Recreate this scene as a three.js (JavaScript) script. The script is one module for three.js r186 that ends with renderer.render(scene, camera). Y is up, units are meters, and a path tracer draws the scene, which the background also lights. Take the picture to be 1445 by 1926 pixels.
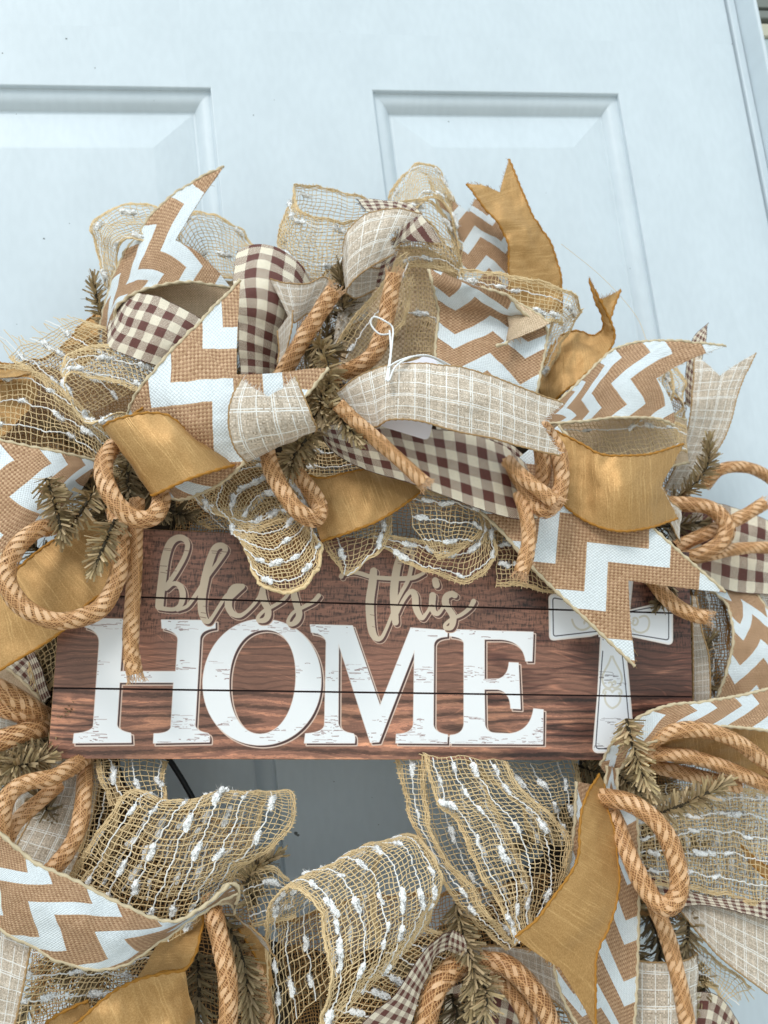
import * as THREE from 'three';
import { mergeGeometries } from 'three/addons/utils/BufferGeometryUtils.js';
import { RoundedBoxGeometry } from 'three/addons/geometries/RoundedBoxGeometry.js';
import { createNoise3D, createNoise2D } from 'simplex-noise';

// ---------- camera, sky, sun, exposure ----------
const scene = new THREE.Scene();
const camera = new THREE.PerspectiveCamera(65.4, 768 / 1024, 0.02, 200);
const EYE = new THREE.Vector3(0, 1.45, 0.66);
camera.position.copy(EYE);
const FWD = new THREE.Vector3(0.19440086, 0.14044938, -0.97081526);
const UP = new THREE.Vector3(0.08852835, 0.98314564, 0.15996059);
const RIGHT = new THREE.Vector3().crossVectors(FWD, UP).normalize();
camera.up.copy(UP);
camera.lookAt(EYE.clone().add(FWD));
camera.focus = 0.47;
camera.userData.fStop = 11;

const sky = (() => {
  const W = 256, H = 128, d = new Float32Array(W * H * 4), n3 = createNoise3D(seeded(5));
  for (let j = 0; j < H; j++) for (let i = 0; i < W; i++) {
    const el = ((j + 0.5) / H - 0.5) * Math.PI, az = ((i + 0.5) / W) * 2 * Math.PI, y = Math.sin(el);
    const x = Math.cos(az) * Math.cos(el), z = Math.sin(az) * Math.cos(el);
    const cloud = 1 + 0.13 * n3(x * 2, y * 3.5, z * 2) + 0.06 * n3(x * 5, y * 8, z * 5);
    const L = (0.76 + 0.66 * Math.max(0, y)) * cloud, o = (j * W + i) * 4;
    d[o] = L * 0.84; d[o + 1] = L * 0.98; d[o + 2] = L * 1.06; d[o + 3] = 1;
  }
  const t = new THREE.DataTexture(d, W, H, THREE.RGBAFormat, THREE.FloatType);
  t.mapping = THREE.EquirectangularReflectionMapping; t.magFilter = THREE.LinearFilter; t.needsUpdate = true;
  return t;
})();
scene.background = sky; scene.environment = sky;
scene.environmentIntensity = 1; scene.backgroundIntensity = 1;
const sun = new THREE.DirectionalLight(new THREE.Color(1, 0.97, 0.93), 1.3);
sun.position.set(-1.2, 1.45 + 2.6, 2.2); sun.target.position.set(0.1, 1.45, 0);
sun.castShadow = true; sun.shadow.radius = 34; sun.shadow.mapSize.set(2048, 2048);
Object.assign(sun.shadow.camera, { left: -1, right: 1, top: 1, bottom: -1, near: 0.1, far: 8 });
scene.add(sun, sun.target);
const renderer = new THREE.WebGLRenderer({ antialias: true });
renderer.toneMapping = THREE.LinearToneMapping;
renderer.toneMappingExposure = 1.07;
renderer.shadowMap.enabled = true;

// ---------- helpers ----------
function seeded(a) { return () => { a = (a + 0x6d2b79f5) | 0; let t = Math.imul(a ^ (a >>> 15), 1 | a); t = (t + Math.imul(t ^ (t >>> 7), 61 | t)) ^ t; return ((t ^ (t >>> 14)) >>> 0) / 4294967296; }; }
const rnd = seeded(77), n3 = createNoise3D(seeded(11)), n2 = createNoise2D(seeded(12));
const V = (x, y, z) => new THREE.Vector3(x, y, z);
const FOCAL = 1500;
// the point that stands z centimetres in front of the door on the line of sight of a point of the photograph
function at(px, py, z) {
  const d = RIGHT.clone().multiplyScalar(px - 722.5).addScaledVector(UP, 963 - py).addScaledVector(FWD, FOCAL);
  return EYE.clone().addScaledVector(d, (z / 100 - EYE.z) / d.z);
}
const names = {};
function numbered(n) { const k = names[n] = (names[n] ?? -1) + 1; return k ? n + '_' + String(k).padStart(3, '0') : n; }
function mesh(name, geo, mat, parent, label) {
  const m = new THREE.Mesh(geo, mat); m.name = numbered(name); m.castShadow = m.receiveShadow = true;
  if (label) m.userData.label = label;
  (parent ?? scene).add(m); return m;
}
function tag(o, label, category, kind) { o.userData.label = label; if (category) o.userData.category = category; if (kind) o.userData.kind = kind; return o; }
function group(name, pos) { const g = new THREE.Group(); g.name = numbered(name); if (pos) g.position.copy(pos); scene.add(g); return g; }
const mix = (a, b, t) => a + (b - a) * t, clamp = THREE.MathUtils.clamp, sstep = THREE.MathUtils.smoothstep;
function dataTex(w, h, f, srgb, repeat = true) {
  const d = new Uint8Array(w * h * 4);
  for (let j = 0, o = 0; j < h; j++) for (let i = 0; i < w; i++, o += 4) {
    const c = f((i + 0.5) / w, (j + 0.5) / h);
    if (typeof c === 'number') d[o] = d[o + 1] = d[o + 2] = clamp(c, 0, 1) * 255; else { d[o] = clamp(c[0], 0, 255); d[o + 1] = clamp(c[1], 0, 255); d[o + 2] = clamp(c[2], 0, 255); }
    d[o + 3] = 255;
  }
  const t = new THREE.DataTexture(d, w, h); if (srgb) t.colorSpace = THREE.SRGBColorSpace;
  t.magFilter = THREE.LinearFilter; t.minFilter = THREE.LinearMipmapLinearFilter; t.generateMipmaps = true;
  t.wrapS = t.wrapT = repeat ? THREE.RepeatWrapping : THREE.ClampToEdgeWrapping; t.needsUpdate = true; return t;
}
const hash = (i, j = 0) => { let t = Math.imul(i ^ 0x9e3779b9, 0x85ebca6b) ^ Math.imul(j + 0x7f4a7c15, 0xc2b2ae35); t ^= t >>> 13; t = Math.imul(t, 0x27d4eb2f); return ((t ^ (t >>> 15)) >>> 0) / 4294967296; };

// ---------- ribbon cloths: front in the lower half of each texture, back in the upper half ----------
const CLOTH = {};
function cloth(kind, { W, U, px, color, bump, bumpScale, mat }) {
  const w = Math.round(U * px), h = Math.round(W * px) * 2;
  const f = (fn) => (u, v) => { const back = v > 0.5, t = (back ? v - 0.5 : v) * 2; return fn(u * U, t * W, back); };
  const m = new THREE.MeshPhysicalMaterial({ map: dataTex(w, h, f(color), true), bumpMap: dataTex(w, h, f(bump)), bumpScale, side: THREE.DoubleSide, ...mat });
  CLOTH[kind] = { W, U, m };
}
// plain weave helper: thread indices, which thread is on top, and height inside it
function weave(x, y, p, basket = 1) {
  const i = Math.floor(x / p), j = Math.floor(y / p), fx = x / p - i, fy = y / p - j;
  const over = (Math.floor(i / basket) + Math.floor(j / basket)) & 1;
  const h = over ? Math.sin(Math.PI * fy) * (0.6 + 0.4 * Math.sin(Math.PI * fx)) : Math.sin(Math.PI * fx) * (0.6 + 0.4 * Math.sin(Math.PI * fy));
  return { i, j, over, h };
}
{
  const p = 0.0013, chev = (x, y, o) => { // zigzag across the ribbon
    const per = 0.042, q = ((y + o) % per) / per, tri = (q < 0.5 ? q : 1 - q) * per;
    return (((x - tri) % 0.036) + 0.036) % 0.036 < 0.0148;
  };
  cloth('chevron', { W: 0.063, U: 0.072, px: 11000, bumpScale: 0.00035,
    color: (x, y, back) => {
      const k = weave(x, y, p, 1), a = hash(k.i % 55, 3) - 0.5, b = hash(k.j, 9) - 0.5, c = hash(k.i % 55, k.j) - 0.5;
      const s = (k.over ? b : a) * 18 + c * 16, fib = n2(x * 5000, y * 5000) * 6, e = 0.0001 * n2(x * 3000, y * 3000);
      if (!back && chev(x + e, y + e, 0.0105)) { const g = k.h < 0.28 ? -30 : 0; return [231 + c * 7 + g, 237 + c * 7 + g, 239 + c * 7 + g]; }
      return back ? (k.over ? [224 + s, 199 + s, 168 + s] : [192 + s, 163 + s, 130 + s]) : k.over ? [197 + s + fib, 160 + s + fib, 124 + s + fib] : [160 + s + fib, 121 + s + fib, 89 + s + fib];
    },
    bump: (x, y) => weave(x, y, p, 1).h,
    mat: { roughness: 0.82, sheen: 0.2, sheenRoughness: 0.6 } });
}
{
  const c = 0.0054, p = 0.00045;
  cloth('gingham', { W: 0.0378, U: 0.0648, px: 15000, bumpScale: 0.00012,
    color: (x, y) => {
      const a = Math.floor(x / c) & 1, b = Math.floor(y / c) & 1, k = weave(x, y, p), n = n2(x * 2500, y * 2500) * 6 + (hash(k.i, k.j) - 0.5) * 16;
      const dark = k.over ? b : a;
      return dark ? [100 + n, 55 + n, 46 + n] : [230 + n, 218 + n, 195 + n];
    },
    bump: (x, y) => weave(x, y, p).h, mat: { roughness: 0.7, sheen: 0.15 } });
}
{
  const p = 0.0007, near = (x, l, w) => l.some((q) => Math.abs(x - q) < w);
  const ux = [0.004, 0.0105, 0.0118, 0.021, 0.0275, 0.034, 0.0352, 0.046, 0.0525, 0.0537, 0.062, 0.0705], vy = [0.0045, 0.0055, 0.013, 0.0205, 0.0217, 0.029, 0.0345];
  cloth('plaid', { W: 0.038, U: 0.076, px: 11000, bumpScale: 0.0002,
    color: (x, y) => {
      const k = weave(x, y, p), c = hash(k.i, k.j) - 0.5, col = hash(k.i, 41) - 0.5, row = hash(k.j, 87) - 0.5, s = (k.over ? row : col) * 34 + c * 34;
      const white = near(y, vy, 0.00027) || near(x, ux, 0.00027), slubby = n2(x * 130, y * 3000) + n2(x * 3000, y * 130);
      if (white && hash(k.i, k.j + 7) > 0.05) return [240 + c * 10, 237 + c * 10, 231 + c * 10];
      return slubby > 0.75 ? [220 + s * 0.5, 210 + s * 0.5, 197 + s * 0.5] : [198 + s * 1.3, 181 + s * 1.3, 161 + s * 1.3];
    },
    bump: (x, y) => weave(x, y, p).h, mat: { roughness: 0.85, sheen: 0.2 } });
}
{
  const slubs = []; for (let i = 0; i < 46; i++) slubs.push([rnd() * 0.076, rnd() * 0.038, 0.004 + rnd() * 0.022, 0.00012 + rnd() * 0.0002]);
  const slub = (x, y) => { let m = 0; for (const [sx, sy, l, w] of slubs) { const dy = Math.abs(y - sy), d = Math.abs(x - sx - 0.0004 * n2(y * 90, sx * 500)); if (dy < l && d < w * 2.2) m = Math.max(m, (1 - d / (w * 2.2)) * (1 - dy / l)); } return m; };
  cloth('gold', { W: 0.038, U: 0.076, px: 11000, bumpScale: 0.00022,
    color: (x, y) => {
      const k = weave(x, y, 0.0004), c = (hash(k.i, k.j) - 0.5) * 22 + n2(x * 700, y * 50) * 3, s = slub(x, y) * 20;
      return [181 + c + s, 140 + c + s, 86 + c * 0.9 + s * 0.9];
    },
    bump: (x, y) => 0.35 * weave(x, y, 0.0004).h + 0.5 * slub(x, y) + 0.04 * n2(x * 600, y * 40),
    mat: { roughness: 0.42, metalness: 0.45, sheen: 0.35, sheenRoughness: 0.45, sheenColor: new THREE.Color(0.8, 0.6, 0.3) } });
}
const MAT = {
  cordPale: new THREE.MeshStandardMaterial({ color: 0xcdbb9a, roughness: 0.85 }),
  cordGold: new THREE.MeshStandardMaterial({ color: 0xa8721f, roughness: 0.7 }),
  cordTan: new THREE.MeshStandardMaterial({ color: 0xab8a5f, roughness: 0.85 }),
  cordBrown: new THREE.MeshStandardMaterial({ color: 0x4a2c28, roughness: 0.85 }),
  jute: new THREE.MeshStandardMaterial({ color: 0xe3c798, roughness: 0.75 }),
  juteDark: new THREE.MeshStandardMaterial({ color: 0xa97f4c, roughness: 0.75 }),  // darker jute: shade of the wreath interior put into the colour
  yarn: new THREE.MeshStandardMaterial({ color: 0xeeebe6, roughness: 0.95 }),
  tuft: new THREE.MeshPhysicalMaterial({ color: 0xf4f3f1, roughness: 1, sheen: 0.5, sheenRoughness: 0.8, side: THREE.DoubleSide }),
  ropeFlat: new THREE.MeshPhysicalMaterial({ color: 0xdfb387, roughness: 0.5, sheen: 0.2, side: THREE.DoubleSide }),
  ropeThin: new THREE.MeshPhysicalMaterial({ color: 0xd39f6a, roughness: 0.55, side: THREE.DoubleSide }),
  ropeCore: new THREE.MeshStandardMaterial({ color: 0x9d6b40, roughness: 0.8, side: THREE.DoubleSide }),
  needle: new THREE.MeshPhysicalMaterial({ vertexColors: true, roughness: 0.8, specularIntensity: 0.35, side: THREE.DoubleSide }),
  stem: new THREE.MeshStandardMaterial({ color: 0x3d3526, roughness: 0.9 }),
};

// ---------- geometry builders ----------
function frames(pts) { // parallel transport
  const n = pts.length, T = [], N = [], B = [];
  for (let i = 0; i < n; i++) T.push(pts[Math.min(n - 1, i + 1)].clone().sub(pts[Math.max(0, i - 1)]).normalize());
  let a = Math.abs(T[0].y) < 0.9 ? V(0, 1, 0) : V(1, 0, 0), nn = a.clone().addScaledVector(T[0], -a.dot(T[0])).normalize();
  for (let i = 0; i < n; i++) { nn = nn.clone().addScaledVector(T[i], -nn.dot(T[i])).normalize(); N.push(nn); B.push(new THREE.Vector3().crossVectors(T[i], nn)); }
  return { T, N, B };
}
class Buf {
  constructor() { this.p = []; this.n = []; this.i = []; this.uv = []; this.c = []; }
  // tube along points; radius may depend on angle and length along
  tube(pts, r, sides, caps = false) {
    const { T, N, B } = frames(pts), o = this.p.length / 3, fn = typeof r === 'function'; let s = 0;
    for (let i = 0; i < pts.length; i++) {
      if (i) s += pts[i].distanceTo(pts[i - 1]);
      for (let k = 0; k < sides; k++) {
        const a = k / sides * 2 * Math.PI, c = Math.cos(a), d = Math.sin(a), q = fn ? r(s, a, i / (pts.length - 1)) : r, nx = N[i].x * c + B[i].x * d, ny = N[i].y * c + B[i].y * d, nz = N[i].z * c + B[i].z * d;
        this.p.push(pts[i].x + nx * q, pts[i].y + ny * q, pts[i].z + nz * q); this.n.push(nx, ny, nz); this.uv.push(s, k / sides);
      }
    }
    for (let i = 0; i + 1 < pts.length; i++) for (let k = 0; k < sides; k++) { const a = o + i * sides + k, b = o + i * sides + (k + 1) % sides; this.i.push(a, b, a + sides, b, b + sides, a + sides); }
    if (caps) for (const [e, t] of [[0, -1], [pts.length - 1, 1]]) {
      const c = this.p.length / 3, q = pts[e]; this.p.push(q.x, q.y, q.z); this.n.push(T[e].x * t, T[e].y * t, T[e].z * t); this.uv.push(0, 0);
      for (let k = 0; k < sides; k++) { const a = o + e * sides + k, b = o + e * sides + (k + 1) % sides; t > 0 ? this.i.push(c, a, b) : this.i.push(c, b, a); }
    }
    return this;
  }
  // flat strip: points with a side vector and a normal each
  strip(pts, side, nor, col) {
    const o = this.p.length / 3;
    for (let i = 0; i < pts.length; i++) for (const s of [-1, 1]) {
      this.p.push(pts[i].x + side[i].x * s, pts[i].y + side[i].y * s, pts[i].z + side[i].z * s); this.n.push(nor[i].x, nor[i].y, nor[i].z); this.uv.push(i, s); if (col) this.c.push(...col);
    }
    const d = pts[1].clone().sub(pts[0]), f = side[0].clone().cross(d).dot(nor[0]) > 0;
    for (let i = 0; i + 1 < pts.length; i++) { const a = o + i * 2; f ? this.i.push(a, a + 1, a + 2, a + 1, a + 3, a + 2) : this.i.push(a, a + 2, a + 1, a + 1, a + 2, a + 3); }
  }
  geo(smooth) {
    const g = new THREE.BufferGeometry(); g.setAttribute('position', new THREE.Float32BufferAttribute(this.p, 3));
    g.setAttribute('normal', new THREE.Float32BufferAttribute(this.n, 3)); g.setAttribute('uv', new THREE.Float32BufferAttribute(this.uv, 2));
    if (this.c.length) g.setAttribute('color', new THREE.Float32BufferAttribute(this.c, 3));
    g.setIndex(this.i); if (smooth) g.computeVertexNormals(); return g;
  }
}
const cr = (a, b, c, d, t) => { const t2 = t * t, t3 = t2 * t; return 0.5 * (2 * b + (c - a) * t + (2 * a - 5 * b + 4 * c - d) * t2 + (3 * b - a - 3 * c + d) * t3); };
function spline(list, u) { // list of Vector3, u in [0, n-1], ends extrapolated
  const n = list.length, i = clamp(Math.floor(u), 0, n - 2), t = u - i, b = list[i], c = list[i + 1];
  const a = list[i - 1] ?? b.clone().multiplyScalar(2).sub(c), d = list[i + 2] ?? c.clone().multiplyScalar(2).sub(b);
  return V(cr(a.x, b.x, c.x, d.x, t), cr(a.y, b.y, c.y, d.y, t), cr(a.z, b.z, c.z, d.z, t));
}
const smoothPath = (list, step) => { let L = 0; for (let i = 1; i < list.length; i++) L += list[i].distanceTo(list[i - 1]); const n = Math.max(4, Math.ceil(L / step)), out = []; for (let i = 0; i <= n; i++) out.push(spline(list, i / n * (list.length - 1))); return out; };
// rows of points [[x,y,z],...] or ribbon sections [ax,ay,az,bx,by,bz,bulge]
function toRows(secs) {
  return secs.map((s) => {
    if (Array.isArray(s[0])) return s.map((p) => at(...p));
    const a = at(s[0], s[1], s[2]), b = at(s[3], s[4], s[5]), m = a.clone().add(b).multiplyScalar(0.5), k = s[6] ?? 0;
    if (k) m.addScaledVector(EYE.clone().sub(m).normalize(), k / 100);
    return [a, m, b];
  });
}
const surf = (rows) => (u, t) => spline(rows.map((r) => spline(r, t * (r.length - 1))), u);

const wreath = group('wreath');
let ribbonCount = 0;
/* kind, label, sections; opts: v0/v1 swallow-tail depth in sections, d0/d1 slanted cut, u0 pattern shift, back: show the back, wob: flutter */
function ribbon(kind, label, secs, o = {}) {
  const { W, U, m } = CLOTH[kind], rows = toRows(secs), S = surf(rows), n = secs.length - 1, seed = ++ribbonCount * 7.3;
  const v0 = o.v0 ?? 0, v1 = o.v1 ?? 0, d0 = o.d0 ?? 0, d1 = o.d1 ?? 0;
  const NT = 16, NS = Math.max(14, n * 12), wob = (o.wob ?? (kind === 'gold' ? 1.8 : kind === 'chevron' ? 1.2 : 1)) / 1000;
  const sAt = (i, t) => { const w = 1 - Math.abs(2 * t - 1), a = v0 * w + d0 * (d0 > 0 ? t : t - 1), b = n - v1 * w - d1 * (d1 > 0 ? t : 1 - t) * Math.sign(d1 || 1); return mix(a, b, i / NS); };
  const P = [];
  for (let i = 0; i <= NS; i++) { P.push([]); for (let j = 0; j <= NT; j++) P[i].push(S(sAt(i, j / NT), j / NT)); }
  const nor = (i, j) => P[Math.min(NS, i + 1)][j].clone().sub(P[Math.max(0, i - 1)][j]).cross(P[i][Math.min(NT, j + 1)].clone().sub(P[i][Math.max(0, j - 1)])).normalize();
  let face = 0; for (let i = 2; i < NS; i += 4) for (let j = 2; j < NT; j += 4) face += Math.sign(nor(i, j).dot(EYE.clone().sub(P[i][j])));
  const flip = face < 0 ? -1 : 1, Nn = P.map((r, i) => r.map((_, j) => nor(i, j).multiplyScalar(flip)));
  for (let i = 0; i <= NS; i++) for (let j = 0; j <= NT; j++) {
    const p = P[i][j], k = n3(p.x * 38 + seed, p.y * 38, p.z * 38) + 0.45 * n3(p.x * 95, p.y * 95 + seed, p.z * 95);
    p.addScaledVector(Nn[i][j], wob * k);
  }
  // pattern length along the middle, measured in ribbon widths so that the pattern keeps its shape
  const SN = 80, cum = [0]; { let pr = S(0, 0.5); for (let i = 1; i <= SN; i++) { const u = i / SN * n, q = S(u, 0.5), w = S(u, 0).distanceTo(S(u, 0.25)) + S(u, 0.25).distanceTo(S(u, 0.5)) + S(u, 0.5).distanceTo(S(u, 0.75)) + S(u, 0.75).distanceTo(S(u, 1)); cum.push(cum[i - 1] + q.distanceTo(pr) * mix(o.us ?? 1, clamp(W / Math.max(w, 1e-4), 0.6, 1.6), o.iso ?? 1)); pr = q; } }
  const lenAt = (u) => { const f = clamp(u / n, 0, 1) * SN, i = Math.min(SN - 1, Math.floor(f)); return mix(cum[i], cum[i + 1], f - i); };
  const pos = [], uv = [], idx = [], th = kind === 'chevron' ? 0.0006 : 0.00035, cols = NT + 1, layer = (NS + 1) * cols;
  for (const back of [0, 1]) for (let i = 0; i <= NS; i++) for (let j = 0; j <= NT; j++) {
    const p = P[i][j], q = Nn[i][j]; pos.push(p.x - q.x * th * back, p.y - q.y * th * back, p.z - q.z * th * back);
    const tt = clamp(j / NT, 0.004, 0.996), t = o.vr ? mix(o.vr[0], o.vr[1], tt) : tt, bb = o.back ? 1 - back : back;
    uv.push((lenAt(sAt(i, j / NT)) + (o.sk ?? 0) * tt) / U + (o.u0 ?? 0), bb ? 0.5 + 0.5 * t : 0.5 * t);
  }
  for (const back of [0, 1]) for (let i = 0; i < NS; i++) for (let j = 0; j < NT; j++) {
    const a = back * layer + i * cols + j, b = a + cols, f = (flip > 0) !== !!back;
    f ? idx.push(a, b, a + 1, a + 1, b, b + 1) : idx.push(a, a + 1, b, a + 1, b + 1, b);
  }
  const g = new THREE.BufferGeometry(); g.setAttribute('position', new THREE.Float32BufferAttribute(pos, 3)); g.setAttribute('uv', new THREE.Float32BufferAttribute(uv, 2)); g.setIndex(idx); g.computeVertexNormals();
  const part = mesh(kind + '_ribbon', g, m, wreath, label);
  // bound edges
  const [cm, r] = { chevron: [MAT.cordPale, 0.0013], gold: [MAT.cordGold, 0.001], plaid: [MAT.cordTan, 0.0007], gingham: [MAT.cordBrown, 0.0003] }[kind];
  for (const j of o.edges ?? [0, NT]) {
    const path = smoothPath(P.map((row, i) => row[j].clone().addScaledVector(Nn[i][j], -th / 2)), kind === 'gingham' ? 0.004 : 0.0009), tw = 2 * Math.PI / (r * 6);
    const b = new Buf().tube(path, kind === 'gingham' ? r : (s, a) => r * (0.8 + 0.36 * Math.cos(2 * a - tw * s) + 0.08 * n3(s * 900, a, seed)), kind === 'gingham' ? 4 : 7, true);
    mesh('wired_edge', b.geo(kind !== 'gingham'), cm, part);
  }
  // loose threads along cut ends
  const fr = new Buf(), R = seeded(ribbonCount * 31);
  for (const [on, i, s] of [[v0 || d0 || o.cut0, 0, -1], [v1 || d1 || o.cut1, NS, 1]]) if (on) for (let k = 0; k < 60; k++) {
    const j = Math.min(NT - 1, Math.floor(R() * NT)), t = R(), p = P[i][j].clone().lerp(P[i][j + 1], t), d = P[i][j].clone().sub(P[i - s * 2][j]).normalize(), l = 0.0006 + R() * R() * 0.004, jit = V(R() - 0.5, R() - 0.5, R() - 0.5).multiplyScalar(0.9);
    const e = p.clone().addScaledVector(d, l * 0.6).addScaledVector(jit, l * 0.4), f = e.clone().addScaledVector(d, l * 0.4).addScaledVector(jit, l * 0.8);
    fr.tube([p, e, f], 0.00011, 3);
  }
  if (fr.i.length) mesh('loose_thread', fr.geo(), { chevron: MAT.cordTan, gold: MAT.cordGold, plaid: MAT.yarn, gingham: MAT.cordBrown }[kind], part).userData.kind = 'stuff';
  return part;
}

// tuft shapes shared by all tufts
const TUFTS = [0, 1, 2, 3, 4].map((k) => {
  const R = seeded(900 + k), b = new Buf(), core = new THREE.IcosahedronGeometry(1, 2), p = core.attributes.position;
  const parts = [];
  for (let q = 0; q < 4; q++) {
    const g = core.clone(), a = g.attributes.position, ox = (q - 1.5) * 0.0017, oy = (R() - 0.5) * 0.0012, oz = (R() - 0.5) * 0.001, s = 0.0011 + R() * 0.0006;
    for (let i = 0; i < p.count; i++) { const v = V().fromBufferAttribute(p, i), e = s * (1 + 0.45 * n3(v.x * 2.2 + k * 9, v.y * 2.2 + q * 5, v.z * 2.2)); a.setXYZ(i, v.x * e * 1.25 + ox, v.y * e + oy, v.z * e + oz); }
    g.computeVertexNormals(); parts.push(g);
  }
  for (let i = 0; i < 110; i++) {
    const d = V(R() - 0.5, R() - 0.5, R() - 0.5).normalize(), s = V((R() - 0.5) * 0.006, (R() - 0.5) * 0.001, (R() - 0.5) * 0.001), l = 0.0018 + R() * 0.0018, w = V(R() - 0.5, R() - 0.5, R() - 0.5).cross(d).normalize().multiplyScalar(0.00013), c = V(R() - 0.5, R() - 0.5, R() - 0.5).multiplyScalar(0.0012);
    b.strip([s, s.clone().addScaledVector(d, l * 0.6), s.clone().addScaledVector(d, l).add(c)], [w, w, w.clone().multiplyScalar(0.4)], [d, d, d]);
  }
  const tri = b.geo(); parts.forEach((g) => g.index || 0);
  return mergeGeometries([...parts.map((g) => { const q = g.index ? g.toNonIndexed() : g; return q; }), tri.toNonIndexed()]);
});
/* open-weave mesh ribbon with white slub yarns; s runs along the ribbon, t across it */
let nets = 0;
function netting(label, rowsPx, o = {}) {
  const rows = rowsPx.map((r) => r.map((p) => at(...p))), n = rows.length - 1, S0 = surf(rows), seed = ++nets * 3.7, R = seeded(500 + nets);
  const S = (u, t) => { const p = S0(u, t), k = 0.0016; return p.add(V(n3(p.x * 45, p.y * 45, seed) * k, n3(p.x * 45 + 9, p.y * 45, seed) * k, n3(p.x * 45, p.y * 45 + 9, seed) * k * 1.3)); };
  const len = (f, a = 40) => { let L = 0, q = f(0); for (let i = 1; i <= a; i++) { const p = f(i / a); L += p.distanceTo(q); q = p; } return L; };
  const L = (len((x) => S0(x * n, 0)) + 2 * len((x) => S0(x * n, 0.5)) + len((x) => S0(x * n, 1))) / 4, Wd = (len((x) => S0(0, x)) + 2 * len((x) => S0(n / 2, x)) + len((x) => S0(n, x))) / 4;
  const sp = (o.sp ?? 3.4) / 1000, Ns = Math.max(3, Math.round(L / sp)), Nt = Math.max(3, Math.round(Wd / sp)), r = (o.r ?? 0.33) / 1000;
  // precomputed grid of knots
  const G = []; for (let i = 0; i <= Ns * 2; i++) { G.push([]); for (let j = 0; j <= Nt * 2; j++) G[i].push(S(i / (2 * Ns) * n, j / (2 * Nt))); }
  const b = new Buf(), jig = (p, k) => p.add(V(n3(p.x * 160, p.y * 160, seed + k) * 0.0006, n3(p.x * 160, p.y * 160 + 5, seed + k) * 0.0006, n3(p.x * 160 + 5, p.y * 160, seed + k) * 0.0005));
  const yarns = [], every = o.every ?? 4, y0 = 2 + Math.floor(R() * 2);
  for (let j = 0; j <= Nt; j++) {
    const path = []; for (let i = 0; i <= Ns * 2; i++) path.push(jig(G[i][j * 2].clone(), j * 0.31));
    for (const [e, nx, ff] of [[0, 2, o.fr0], [Ns * 2, Ns * 2 - 2, o.fr1]]) if (ff) { const q = G[e][j * 2], d = q.clone().sub(G[nx][j * 2]).normalize(), l = ff / 1000 * (0.5 + 0.6 * R()), w = V(R() - 0.5, R() - 0.5, R() - 0.5).multiplyScalar(l * 0.5), a = q.clone().addScaledVector(d, l * 0.5).addScaledVector(w, 0.3), z = q.clone().addScaledVector(d, l).add(w); e ? path.push(a, z) : path.unshift(z, a); }
    if (!o.plain && j > 0 && j < Nt && (j - y0) % every === 0) yarns.push(path); else b.tube(path, r, 3);
  }
  for (let i = 0; i <= Ns; i++) {
    const row = G[i * 2], path = []; const e0 = row[0].clone().lerp(row[1], -0.9), e1 = row[Nt * 2].clone().lerp(row[Nt * 2 - 1], -0.9);
    path.push(jig(e0, i)); for (let j = 0; j <= Nt * 2; j++) path.push(jig(row[j].clone(), i * 0.17 + 40)); path.push(jig(e1, i));
    b.tube(path, r, 3);
  }
  for (const e of [0, Nt * 2]) for (let k = 0; k < 5; k++) { // selvedge: threads packed side by side
    const inn = e ? Nt * 2 - 1 : 1, path = []; for (let i = 0; i <= Ns * 2; i++) path.push(jig(G[i][e].clone().lerp(G[i][inn], (k - 1) * 0.36), k * 2.1 + e));
    b.tube(path, r * 1.15, 3);
  }
  if (o.rim) { const path = []; for (let i = 0; i <= Ns * 2; i++) path.push(jig(G[i][0].clone(), 3)); for (let k = 0; k < 3; k++) b.tube(path.map((p, i) => p.clone().add(V(n3(i * 0.3, k, 1) * 0.0006, n3(i * 0.3, k, 5) * 0.0006, k * 0.0004))), o.rim / 1000, 5); }
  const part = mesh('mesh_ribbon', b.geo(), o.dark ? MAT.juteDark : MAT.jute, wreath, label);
  yarns.forEach((path, q) => {
    const fine = smoothPath(path, 0.0012), yb = new Buf();
    fine.forEach((p, i) => p.add(V(n3(i * 0.5, q, seed) * 0.0006, n3(i * 0.5, q + 30, seed) * 0.0006, 0.0003)));
    yb.tube(fine, (s, a) => 0.00045 * (1 + 0.35 * n3(s * 500, a * 0.6, q)), 5, true); mesh('slub_yarn', yb.geo(), MAT.yarn, part);
    let s = 4 + R() * 14; while (s < fine.length - 3) {
      const i = Math.floor(s), p = fine[i], d = fine[i + 1].clone().sub(fine[i - 1]).normalize(), k = 0.65 + R() * 0.65;
      const t = mesh('tuft', TUFTS[Math.floor(R() * 5)], MAT.tuft, part); t.position.copy(p); t.quaternion.setFromUnitVectors(V(1, 0, 0), d); t.rotateX(R() * 6.3); t.scale.set(k * (0.8 + R() * 0.5), k, k);
      s += 8 + R() * 34;
    }
  });
  return part;
}
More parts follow.
